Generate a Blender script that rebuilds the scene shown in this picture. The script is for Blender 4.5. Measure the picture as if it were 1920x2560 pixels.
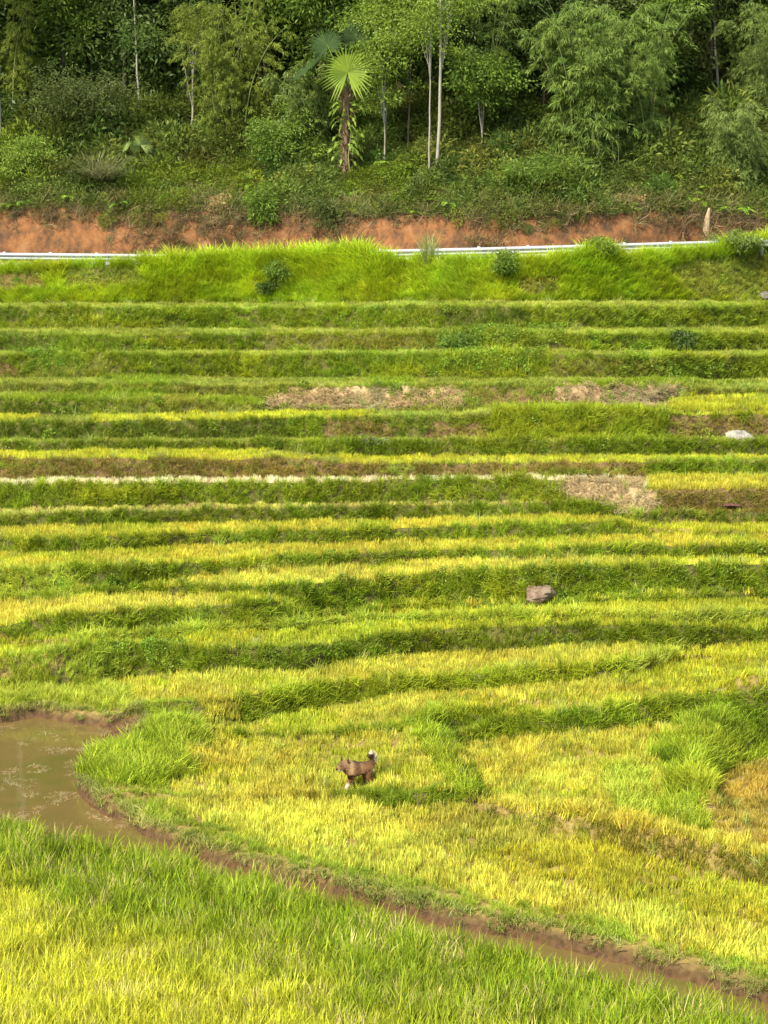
import bpy, bmesh, math, random
import numpy as np
from mathutils import Vector, Matrix

for o in list(bpy.data.objects):
    bpy.data.objects.remove(o)
S = bpy.context.scene
COL = S.collection
R = math.radians

# ------------------------------------------------------------------ camera
FPX = 4778.0                      # focal length in photo pixels (1920 x 2560)
PITCH = math.atan((1280 - 463) / FPX)
CZ = 13.0                         # camera height above the scene's zero
cd = bpy.data.cameras.new('camera')
cd.sensor_fit = 'VERTICAL'
cd.sensor_height = 24
cd.sensor_width = 18
cd.lens = 24 * FPX / 2560
cd.clip_start = 0.5
cd.clip_end = 3000
cam = bpy.data.objects.new('camera', cd)
cam.location = (0, 0, CZ)
cam.rotation_euler = (R(90) - PITCH, 0, 0)
COL.objects.link(cam)
S.camera = cam
S.render.resolution_x = 768
S.render.resolution_y = 1024

# ------------------------------------------------------------------ light
SUN = Vector((-0.42, -0.48, 0.80)).normalized()      # towards the sun
w = bpy.data.worlds.new('World')
S.world = w
w.use_nodes = True
nt = w.node_tree
nt.nodes.clear()
sky = nt.nodes.new('ShaderNodeTexSky')
sky.sky_type = 'NISHITA'
sky.sun_disc = False
sky.sun_elevation = math.asin(SUN.z)
sky.sun_rotation = math.atan2(SUN.x, SUN.y)
sky.dust_density = 2.0
bg = nt.nodes.new('ShaderNodeBackground')
bg.inputs[1].default_value = 0.15
ow = nt.nodes.new('ShaderNodeOutputWorld')
nt.links.new(sky.outputs[0], bg.inputs[0])
nt.links.new(bg.outputs[0], ow.inputs[0])
sl = bpy.data.lights.new('sun', 'SUN')
sl.energy = 4.6
sl.angle = R(5)
sl.color = (1.0, 0.94, 0.82)
so = bpy.data.objects.new('sun', sl)
so.rotation_euler = SUN.to_track_quat('Z', 'Y').to_euler()
so.location = (-30, -20, 60)
COL.objects.link(so)
S.view_settings.view_transform = 'Standard'
S.view_settings.look = 'None'
S.view_settings.exposure = 0.98
S.view_settings.gamma = 1
S.cycles.max_bounces = 6
S.cycles.diffuse_bounces = 3
S.cycles.glossy_bounces = 2
S.cycles.transmission_bounces = 4

rng = np.random.default_rng(7)
random.seed(7)

# ------------------------------------------------------------------ helpers
sp, cp = math.sin(PITCH), math.cos(PITCH)


def slope_of(py):
    b = (1280 - np.asarray(py, float)) / FPX
    return (-sp + b * cp) / (cp + b * sp)


def px_of(t, py):
    b = (1280 - np.asarray(py, float)) / FPX
    return 960 + FPX * t * (cp + b * sp)


def t_of(px, py):
    b = (1280 - py) / FPX
    return (px - 960) / FPX / (cp + b * sp)


def project(P):
    """world points (n,3) -> photo pixels"""
    P = np.asarray(P, float)
    x, y, z = P[..., 0], P[..., 1], P[..., 2] - CZ
    f = y * cp - z * sp
    u = y * sp + z * cp
    return 960 + FPX * x / f, 1280 - FPX * u / f


def on_level(px, py, z):
    """world point of a photo pixel on the horizontal plane z (scene height)"""
    s = slope_of(py)
    y = (z - CZ) / s
    return (t_of(px, py) * y, y, z)


_perm = np.random.default_rng(3).random(65536)


def vnoise(x, y=0.0, seed=0):
    x = np.asarray(x, float) + 1000.3
    y = np.asarray(y, float) + 1000.7 + 0 * x
    x = x + 0 * y
    xi = np.floor(x).astype(np.int64)
    yi = np.floor(y).astype(np.int64)
    fx = x - xi
    fy = y - yi
    fx = fx * fx * (3 - 2 * fx)
    fy = fy * fy * (3 - 2 * fy)

    def h(a, b):
        return _perm[(a * 7919 + b * 104729 + seed * 1299709) & 65535]
    return ((h(xi, yi) * (1 - fx) + h(xi + 1, yi) * fx) * (1 - fy) +
            (h(xi, yi + 1) * (1 - fx) + h(xi + 1, yi + 1) * fx) * fy)


def fbm(x, y=0.0, seed=0, oct=3):
    v, a, tot = 0, 1.0, 0
    x = np.asarray(x, float)
    y = np.asarray(y, float)
    for k in range(oct):
        v = v + a * (vnoise(x * 2 ** k, y * 2 ** k, seed + k) - 0.5)
        tot += a
        a *= 0.5
    return v / tot * 2            # about -1..1


def mesh_np(name, verts, quads=None, tris=None, attrs=None, smooth=False):
    me = bpy.data.meshes.new(name)
    verts = np.ascontiguousarray(verts, np.float32)
    q = np.zeros((0, 4), np.int32) if quads is None else np.asarray(quads, np.int32)
    t = np.zeros((0, 3), np.int32) if tris is None else np.asarray(tris, np.int32)
    me.vertices.add(len(verts))
    me.vertices.foreach_set('co', verts.ravel())
    nl = q.size + t.size
    if nl:
        me.loops.add(nl)
        me.loops.foreach_set('vertex_index', np.concatenate([q.ravel(), t.ravel()]))
        me.polygons.add(len(q) + len(t))
        st = np.concatenate([np.arange(len(q)) * 4, q.size + np.arange(len(t)) * 3]).astype(np.int32)
        me.polygons.foreach_set('loop_start', st)
        if smooth:
            me.polygons.foreach_set('use_smooth', np.ones(len(st), bool))
    for k, (typ, arr) in (attrs or {}).items():
        a = me.attributes.new(k, typ, 'POINT')
        arr = np.ascontiguousarray(arr)
        if typ == 'FLOAT':
            a.data.foreach_set('value', arr.astype(np.float32).ravel())
        elif typ == 'INT':
            a.data.foreach_set('value', arr.astype(np.int32).ravel())
        elif typ == 'FLOAT_VECTOR':
            a.data.foreach_set('vector', arr.astype(np.float32).ravel())
        elif typ == 'FLOAT_COLOR':
            a.data.foreach_set('color', arr.astype(np.float32).ravel())
    me.update()
    me.validate()
    return me


def link(name, me, mat=None, parent=None, loc=None):
    o = bpy.data.objects.new(name, me)
    COL.objects.link(o)
    if mat:
        me.materials.append(mat)
    if parent:
        o.parent = parent
    if loc is not None:
        o.location = loc
    return o


def tag(o, label=None, cat=None, group=None, kind=None):
    if label:
        o['label'] = label
    if cat:
        o['category'] = cat
    if group:
        o['group'] = group
    if kind:
        o['kind'] = kind
    return o


def empty(name, loc, rz=0.0, sc=1.0):
    o = bpy.data.objects.new(name, None)
    COL.objects.link(o)
    o.location = loc
    o.rotation_euler = (0, 0, rz)
    o.scale = (sc, sc, sc)
    o.empty_display_size = 0.2
    return o


def copy_tree(o, parent=None):
    c = o.copy()
    COL.objects.link(c)
    c.parent = parent
    for ch in list(o.children):
        copy_tree(ch, c)
    return c


# ------------------------------------------------------------------ materials
def newmat(name):
    m = bpy.data.materials.new(name)
    m.use_nodes = True
    m.node_tree.nodes.clear()
    return m, m.node_tree.nodes, m.node_tree.links


def attr(n, name, typ='GEOMETRY'):
    a = n.new('ShaderNodeAttribute')
    a.attribute_name = name
    a.attribute_type = typ
    return a


def leaf_shader(n, l, colsock, transl=0.35, rough=0.6, spec=0.12):
    p = n.new('ShaderNodeBsdfPrincipled')
    p.inputs['Roughness'].default_value = rough
    p.inputs['Specular IOR Level'].default_value = spec
    tr = n.new('ShaderNodeBsdfTranslucent')
    mx = n.new('ShaderNodeMixShader')
    mx.inputs[0].default_value = transl
    out = n.new('ShaderNodeOutputMaterial')
    l.new(colsock, p.inputs['Base Color'])
    l.new(colsock, tr.inputs['Color'])
    l.new(p.outputs[0], mx.inputs[1])
    l.new(tr.outputs[0], mx.inputs[2])
    l.new(mx.outputs[0], out.inputs[0])


def plant_material(name, transl=0.35, rough=0.55):
    """leaf colours come with each plant: main colour, second colour"""
    m, n, l = newmat(name)
    a, b, v = attr(n, 'col', 'INSTANCER'), attr(n, 'colb', 'INSTANCER'), attr(n, 'bv')
    mx = n.new('ShaderNodeMix')
    mx.data_type = 'RGBA'
    l.new(v.outputs['Fac'], mx.inputs[0])
    l.new(a.outputs['Color'], mx.inputs[6])
    l.new(b.outputs['Color'], mx.inputs[7])
    leaf_shader(n, l, mx.outputs[2], transl, rough)
    return m


def tree_leaf_material(name, c1, c2, transl=0.35, rough=0.5):
    m, n, l = newmat(name)
    v = attr(n, 'bv')
    mx = n.new('ShaderNodeMix')
    mx.data_type = 'RGBA'
    mx.inputs[6].default_value = (*c1, 1)
    mx.inputs[7].default_value = (*c2, 1)
    l.new(v.outputs['Fac'], mx.inputs[0])
    leaf_shader(n, l, mx.outputs[2], transl, rough)
    return m


def noise_material(name, cols, scale=3.0, rough=0.9, bump=0.3, detail=6, stretch=(1, 1, 1), spec=0.2, bscale=None):
    m, n, l = newmat(name)
    tc = n.new('ShaderNodeTexCoord')
    mp = n.new('ShaderNodeMapping')
    mp.inputs['Scale'].default_value = stretch
    l.new(tc.outputs['Object'], mp.inputs[0])
    no = n.new('ShaderNodeTexNoise')
    no.inputs['Scale'].default_value = scale
    no.inputs['Detail'].default_value = detail
    no.inputs['Roughness'].default_value = 0.65
    l.new(mp.outputs[0], no.inputs['Vector'])
    cr = n.new('ShaderNodeValToRGB')
    e = cr.color_ramp.elements
    while len(e) < len(cols):
        e.new(0.5)
    for k, c in enumerate(cols):
        e[k].position = 0.3 + 0.4 * k / max(1, len(cols) - 1)
        e[k].color = (*c, 1)
    l.new(no.outputs[0], cr.inputs[0])
    p = n.new('ShaderNodeBsdfPrincipled')
    p.inputs['Roughness'].default_value = rough
    p.inputs['Specular IOR Level'].default_value = spec
    l.new(cr.outputs[0], p.inputs['Base Color'])
    n2 = n.new('ShaderNodeTexNoise')
    n2.inputs['Scale'].default_value = bscale or scale * 4
    n2.inputs['Detail'].default_value = 8
    l.new(mp.outputs[0], n2.inputs['Vector'])
    bu = n.new('ShaderNodeBump')
    bu.inputs['Strength'].default_value = bump
    bu.inputs['Distance'].default_value = 0.05
    l.new(n2.outputs[0], bu.inputs['Height'])
    l.new(bu.outputs[0], p.inputs['Normal'])
    out = n.new('ShaderNodeOutputMaterial')
    l.new(p.outputs[0], out.inputs[0])
    return m


def ground_material():
    m, n, l = newmat('terrace_soil')
    a = attr(n, 'gcol')
    tc = n.new('ShaderNodeTexCoord')
    no = n.new('ShaderNodeTexNoise')
    no.inputs['Scale'].default_value = 9
    no.inputs['Detail'].default_value = 8
    l.new(tc.outputs['Object'], no.inputs['Vector'])
    mr = n.new('ShaderNodeMapRange')
    mr.inputs[1].default_value = 0.25
    mr.inputs[2].default_value = 0.75
    mr.inputs[3].default_value = 0.6
    mr.inputs[4].default_value = 1.35
    l.new(no.outputs[0], mr.inputs[0])
    mu = n.new('ShaderNodeVectorMath')
    mu.operation = 'SCALE'
    l.new(a.outputs['Color'], mu.inputs[0])
    l.new(mr.outputs[0], mu.inputs['Scale'])
    p = n.new('ShaderNodeBsdfPrincipled')
    p.inputs['Roughness'].default_value = 0.9
    p.inputs['Specular IOR Level'].default_value = 0.03
    l.new(mu.outputs[0], p.inputs['Base Color'])
    bu = n.new('ShaderNodeBump')
    bu.inputs['Strength'].default_value = 0.8
    bu.inputs['Distance'].default_value = 0.06
    l.new(no.outputs[0], bu.inputs['Height'])
    l.new(bu.outputs[0], p.inputs['Normal'])
    out = n.new('ShaderNodeOutputMaterial')
    l.new(p.outputs[0], out.inputs[0])
    return m


M_GRASS = plant_material('grass_blade', 0.38)
M_WEED = plant_material('weed_leaf', 0.35, 0.45)
M_GROUND = ground_material()

# ------------------------------------------------------------------ traced terrace edges
# crest and foot of each terrace bank, read from 960-px wide enlargements of the photograph
CROP = {3: (0, 580), 4: (960, 580), 5: (0, 1180), 6: (960, 1180), 7: (0, 1760), 8: (960, 1760)}


def tr(*segs):
    """segs: (crop, [(x,y),...]) -> arrays of photo pixels"""
    out = []
    for c, pts in segs:
        ox, oy = CROP[c]
        out += [(ox + x / 1.728, oy + y / 1.728) for x, y in pts]
    out.sort()
    a = np.array(out)
    return a


BANKS = [  # name, crest, foot, lean of the bank (depth per height)
    ('B18', tr((7, [(0, 385), (1400, 385), (1560, 386)]), (8, [(0, 398), (150, 400), (300, 405), (600, 425), (850, 450), (1100, 500), (1300, 550), (1500, 600), (1659, 640)])),
            tr((7, [(0, 387), (1400, 387), (1560, 396)]), (8, [(0, 440), (150, 450), (300, 436), (450, 455), (600, 490), (850, 550), (1050, 612), (1300, 668), (1500, 725), (1659, 768)])), 0.8),
    ('B17', tr((5, [(0, 1125), (1659, 1125)]), (6, [(0, 1115), (160, 1105), (330, 1060), (560, 990), (900, 985), (1200, 965), (1420, 950), (1600, 935), (1659, 930)])),
            tr((5, [(0, 1127), (1659, 1127)]), (6, [(0, 1117), (160, 1108), (330, 1080), (450, 1072), (560, 1065), (900, 1070), (1200, 1055), (1420, 1050), (1659, 1075)])), 0.6),
    ('B16', tr((5, [(0, 1000), (350, 1010), (600, 1040), (700, 1040), (900, 985), (1050, 950), (1200, 925), (1500, 898), (1650, 880)]), (6, [(0, 888), (300, 862), (700, 838), (1000, 800), (1250, 775), (1350, 780), (1659, 800)])),
            tr((5, [(0, 1003), (350, 1013), (600, 1050), (700, 1075), (850, 1095), (950, 1085), (1100, 1050), (1300, 1008), (1500, 978), (1650, 955)]), (6, [(0, 955), (200, 930), (500, 905), (800, 880), (1050, 850), (1300, 800), (1400, 784), (1659, 803)])), 0.7),
    ('B15', tr((5, [(0, 790), (200, 770), (350, 725), (550, 725), (800, 752), (1200, 745), (1400, 730), (1650, 692)]), (6, [(0, 690), (300, 660), (600, 652), (900, 650), (1200, 650), (1400, 660), (1659, 665)])),
            tr((5, [(0, 890), (200, 890), (330, 895), (400, 895), (560, 862), (750, 835), (1000, 830), (1300, 826), (1500, 790), (1650, 772)]), (6, [(0, 768), (200, 750), (500, 742), (850, 715), (1100, 720), (1300, 735), (1659, 705)])), 0.45),
    ('B15a', tr((5, [(0, 720), (1650, 620)]), (6, [(0, 610), (900, 600), (1150, 600), (1300, 600), (1500, 590), (1659, 580)])),
             tr((5, [(0, 722), (1650, 622)]), (6, [(0, 612), (900, 602), (1100, 610), (1300, 635), (1500, 625), (1659, 612)])), 0.8),
    ('B14', tr((5, [(0, 660), (150, 625), (300, 603), (500, 590), (900, 568), (1100, 545), (1220, 540), (1290, 585), (1340, 600), (1650, 577)]), (6, [(0, 563), (300, 556), (850, 545), (1000, 525), (1659, 511)])),
            tr((5, [(0, 702), (300, 672), (600, 660), (900, 655), (1150, 645), (1280, 630), (1340, 603), (1650, 580)]), (6, [(0, 566), (300, 559), (850, 548), (1000, 528), (1659, 514)])), 0.5),
    ('B13', tr((5, [(0, 540), (350, 495), (650, 486), (750, 482), (1100, 478), (1300, 466), (1650, 455)]), (6, [(0, 435), (300, 425), (500, 415), (700, 402), (1000, 394), (1659, 385)])),
            tr((5, [(0, 543), (350, 500), (650, 492), (750, 497), (1100, 495), (1200, 500), (1300, 575), (1350, 595), (1650, 573)]), (6, [(0, 558), (300, 550), (700, 540), (850, 530), (1000, 512), (1659, 505)])), 0.4),
    ('B12', tr((5, [(0, 418), (300, 402), (600, 388), (850, 384), (1100, 366), (1400, 352), (1650, 343)]), (6, [(0, 336), (500, 324), (900, 312), (1659, 308)])),
            tr((5, [(0, 537), (350, 490), (600, 482), (720, 452), (800, 435), (1000, 415), (1250, 395), (1500, 380), (1650, 377)]), (6, [(0, 366), (400, 354), (1000, 344), (1659, 343)])), 0.5),
    ('B11', tr((5, [(0, 287), (500, 268), (900, 245), (1300, 240), (1650, 238)]), (6, [(0, 235), (500, 212), (1000, 205), (1120, 230), (1659, 250)])),
            tr((5, [(0, 335), (400, 318), (800, 295), (1200, 288), (1650, 284)]), (6, [(0, 272), (500, 262), (1000, 255), (1120, 250), (1659, 256)])), 0.5),
    ('B10', tr((5, [(0, 182), (400, 165), (800, 152), (1200, 146), (1650, 140)]), (6, [(0, 134), (500, 130), (900, 118), (1000, 150), (1080, 165), (1659, 162)])),
            tr((5, [(0, 220), (400, 208), (800, 200), (1200, 192), (1650, 182)]), (6, [(0, 180), (500, 170), (1000, 165), (1080, 200), (1659, 204)])), 0.45),
    ('B9', tr((5, [(0, 46), (400, 40), (800, 36), (1650, 30)]), (6, [(0, 24), (760, 20), (1000, 40), (1150, 70), (1400, 66), (1659, 64)])),
           tr((5, [(0, 150), (400, 142), (800, 130), (1650, 124)]), (6, [(0, 124), (600, 118), (800, 112), (950, 142), (1100, 155), (1659, 155)])), 0.35),
    ('B8', tr((3, [(0, 968), (400, 970), (800, 965), (1000, 980), (1080, 968), (1320, 962), (1400, 990), (1650, 990)]), (4, [(0, 988), (600, 986), (1100, 986), (1659, 980)])),
           tr((3, [(0, 1060), (800, 1058), (1650, 1055)]), (4, [(0, 1055), (700, 1052), (1100, 1050), (1200, 1046), (1659, 1042)])), 0.4),
    ('B7', tr((3, [(0, 900), (600, 897), (1200, 898), (1320, 893), (1650, 893)]), (4, [(0, 892), (1659, 890)])),
           tr((3, [(0, 925), (700, 920), (1200, 918), (1330, 942), (1650, 946)]), (4, [(0, 946), (800, 946), (1659, 942)])), 0.5),
    ('B6', tr((3, [(0, 815), (400, 812), (800, 802), (1300, 792), (1650, 786)]), (4, [(0, 784), (400, 780), (490, 765), (1180, 765), (1250, 782), (1659, 780)])),
           tr((3, [(0, 886), (1650, 884)]), (4, [(0, 882), (600, 882), (1659, 880)])), 0.4),
    ('B5', tr((3, [(0, 722), (500, 722), (1000, 730), (1200, 745), (1650, 745)]), (4, [(0, 745), (480, 743), (1150, 743), (1230, 757), (1659, 750)])),
           tr((3, [(0, 775), (500, 775), (1000, 768), (1200, 758), (1650, 755)]), (4, [(0, 755), (480, 750), (1150, 750), (1230, 768), (1659, 766)])), 0.45),
    ('B4', tr((3, [(0, 655), (500, 650), (1000, 662), (1650, 656)]), (4, [(0, 652), (700, 655), (1200, 648), (1400, 665), (1659, 680)])),
           tr((3, [(0, 693), (500, 695), (1000, 705), (1200, 742), (1650, 742)]), (4, [(0, 742), (1150, 740), (1230, 712), (1400, 706), (1659, 700)])), 0.6),
    ('B3', tr((3, [(0, 532), (250, 512), (700, 522), (1200, 530), (1650, 524)]), (4, [(0, 524), (500, 514), (1000, 526), (1659, 530)])),
           tr((3, [(0, 620), (800, 618), (1650, 622)]), (4, [(0, 624), (1000, 620), (1659, 628)])), 0.45),
    ('B2', tr((3, [(0, 445), (200, 437), (900, 440), (1300, 432), (1650, 436)]), (4, [(0, 436), (400, 424), (900, 434), (1659, 428)])),
           tr((3, [(0, 508), (1650, 504)]), (4, [(0, 502), (1659, 502)])), 0.45),
    ('B1', tr((3, [(0, 318), (400, 322), (1000, 324), (1650, 318)]), (4, [(0, 318), (600, 316), (1100, 318), (1659, 314)])),
           tr((3, [(0, 412), (1650, 408)]), (4, [(0, 410), (1659, 404)])), 0.45),
    ('BG', np.array([(0, 662), (400, 655), (870, 645), (960, 648), (1400, 643), (1600, 634), (1920, 612)], float),
           tr((3, [(0, 302), (1650, 298)]), (4, [(0, 292), (1659, 290)])), 0.75),
]
# plant heights standing on the tread in front of each bank, and on the bank
TREAD_H = {'B18': .20, 'B17': .22, 'B16': .22, 'B15': .26, 'B15a': .26, 'B14': .26, 'B13': .26, 'B12': .24, 'B11': .24,
           'B10': .24, 'B9': .1, 'B8': .1, 'B7': .24, 'B6': .12, 'B5': .2, 'B4': .12, 'B3': .15, 'B2': .15,
           'B1': .15, 'BG': .15}

TMIN, TMAX, NT = -0.36, 0.36, 721
T = np.linspace(TMIN, TMAX, NT)


def curve_slope(a, jit, seed):
    py = np.full(NT, a[:, 1].mean())
    for _ in range(8):
        px = px_of(T, py)
        py = 0.5 * py + 0.5 * np.interp(px, a[:, 0], a[:, 1])
    k = 7
    pad = np.pad(py, (k, k), 'edge')
    ker = np.hanning(2 * k + 1)
    py = np.convolve(pad, ker / ker.sum(), 'valid')
    py = py + jit * (fbm(T * 60, 0.5, seed, 3) + .8 * fbm(T * 17, 2.5, seed + 3, 2))
    return py


kr2 = np.hanning(31)
Z0 = -12.0                       # plant tops of the dog's field, relative to the camera
ZW = -12.42                      # water level, relative to the camera
prev = np.full(NT, 2700.0)
zc = np.full(NT, Z0)
ystart = np.full(NT, 14.0)
segs = []                        # (kind, name, y0, z0ground, y1, z1ground)
zprevg = zc - 0.2
for k, (nm, crest, foot, lean) in enumerate(BANKS):
    jk = 1.0 if k < 6 else .6 if k < 10 else .3
    pf = curve_slope(foot, 2.4 * jk, 10 + k)
    pc = curve_slope(crest, 4.0 * jk, 50 + k)
    pf = np.minimum(pf, prev - 1.5)
    pc = np.minimum(pc, pf - 0.4)
    prev = pc
    sf, sc = slope_of(pf), slope_of(pc)
    yf = zc / sf
    yf = np.maximum(yf, ystart + 0.15)
    if k >= 8:
        kr = np.hanning(31)
        yf = np.convolve(np.pad(yf, 15, 'edge'), kr / kr.sum(), 'valid')
        yf = np.maximum(yf, ystart + 0.1)
    h = np.maximum(0.0, yf * (sc - sf) / (1 - lean * sc))
    # levels run smoothly along each terrace
    kw = 20 if k < 7 else 45
    kr = np.hanning(2 * kw + 1)
    znew = np.convolve(np.pad(zc + h, kw, 'edge'), kr / kr.sum(), 'valid')
    znew = np.maximum(znew, zc + .01)
    yc = znew / sc
    yc = np.maximum(yc, yf + 0.12 * (znew - zc) + .03)
    yc = np.minimum(yc, yf + (1.6 if k < 8 else .9) * (znew - zc) + .2)
    if k >= 8:
        yc = np.convolve(np.pad(yc - yf, 15, 'edge'), kr2 / kr2.sum(), 'valid') + yf
    hg = TREAD_H[nm]
    segs.append(('tread', nm, ystart, zprevg, yf, zc - hg))
    segs.append(('bank', nm, yf, zc - hg, yc, znew - 0.08))
    zc = znew
    ystart = yc
    nxt = BANKS[k + 1][0] if k + 1 < len(BANKS) else None
    zprevg = zc - 0.08
road_y0 = ystart + 0.5
road_z = zc - 0.15


def say():
    m = NT // 2
    for i in (m - 190, m, m + 190):
        print('COL t=%.2f' % T[i], 'road y %.1f z %.2f' % (road_y0[i], road_z[i]), ' '.join('%s:%.1f/%.2f' % (s[1], s[2][i], s[5][i]) for s in segs if s[0] == 'bank'))


say()

# ------------------------------------------------------------------ the near field: pond, channel and levee
WATER_EDGE = [(7, p) for p in [(-420, 105), (0, 92), (140, 52), (210, 62), (400, 98), (600, 132), (650, 148), (560, 190), (430, 222), (345, 290), (318, 365),
              (400, 450), (540, 520), (700, 600), (900, 682), (1100, 742), (1300, 790), (1450, 815)]] + \
             [(8, p) for p in [(-60, 860), (150, 930), (400, 985), (560, 1005), (800, 1060), (1000, 1120), (1250, 1180), (1500, 1250), (1659, 1300), (2100, 1440)]]
we = []
for c, (x, y) in WATER_EDGE:
    ox, oy = CROP[c]
    p = on_level(ox + x / 1.728, oy + y / 1.728, ZW + CZ)
    we.append(p[:2])
we = np.array(we)
# densify with small irregularities
dens = []
for i in range(len(we) - 1):
    a, b = we[i], we[i + 1]
    n = max(2, int(np.linalg.norm(b - a) / 0.12))
    for j in range(n):
        dens.append(a + (b - a) * j / n)
dens = np.array(dens + [we[-1]])
kk = 9
pad = np.pad(dens, ((kk, kk), (0, 0)), 'edge')
ker = np.hanning(2 * kk + 1)
ker /= ker.sum()
sm = np.stack([np.convolve(pad[:, 0], ker, 'valid'), np.convolve(pad[:, 1], ker, 'valid')], 1)
arc = np.concatenate([[0], np.cumsum(np.linalg.norm(np.diff(sm, axis=0), axis=1))])
nrm = np.gradient(sm, axis=0)
nrm = np.stack([-nrm[:, 1], nrm[:, 0]], 1)
nrm /= np.linalg.norm(nrm, axis=1)[:, None] + 1e-9
sm = sm + nrm * (0.07 * fbm(arc * 1.6, 3.3, 77, 3) + 0.05 * fbm(arc * 6, 1.3, 78, 2))[:, None]
poly = np.concatenate([sm, [(40, 5), (-40, 5)]])


def inside(px, py, poly):
    res = np.zeros(px.shape, bool)
    n = len(poly)
    j = n - 1
    for i in range(n):
        xi, yi = poly[i]
        xj, yj = poly[j]
        if yi != yj:
            c = ((yi > py) != (yj > py)) & (px < (xj - xi) * (py - yi) / (yj - yi) + xi)
            res ^= c
        j = i
    return res


def dist_edge(px, py, line):
    out = np.full(px.shape, 1e9)
    for i in range(len(line) - 1):
        a = line[i]
        d = line[i + 1] - a
        L2 = d @ d + 1e-12
        u = np.clip(((px - a[0]) * d[0] + (py - a[1]) * d[1]) / L2, 0, 1)
        dd = np.hypot(px - a[0] - u * d[0], py - a[1] - u * d[1])
        out = np.minimum(out, dd)
    return out


# ------------------------------------------------------------------ ground colours by zone
SOIL = {'rice': (.20, .15, .045), 'green': (.085, .082, .022), 'mud': (.070, .040, .022), 'brown': (.15, .095, .045),
        'straw': (.34, .24, .12), 'bed': (.09, .05, .022)}
STRIP = {  # what grows on the tread in front of a bank / on the bank
    'B18': ('ricebrown', 'ricebank'), 'B17': ('ricegold', 'green'), 'B16': ('ricegold', 'lush'), 'B15': ('ricegold', 'dark'), 'B15a': ('ricelime', 'lime'),
    'B14': ('ricelime', 'green'), 'B13': ('ricepale', 'green'), 'B12': ('ricepale', 'green'), 'B11': ('riceyellow', 'green'),
    'B10': ('riceyellow', 'dark'), 'B9': ('dryedge', 'green'), 'B8': ('strawedge', 'brown'), 'B7': ('ricelimebright', 'dark'), 'B6': ('short', 'dark'),
    'B5': ('ricelimebright', 'dull'), 'B4': ('dull', 'dull'), 'B3': ('short', 'green'), 'B2': ('limeshort', 'green'), 'B1': ('limeshort', 'green'),
    'BG': ('limeshort', 'tall')}
# patches: (polygon in photo pixels, names of strips it applies to or None, type)


def cpoly(c, pts):
    ox, oy = CROP[c]
    return np.array([(ox + x / 1.728, oy + y / 1.728) for x, y in pts], float)


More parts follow.
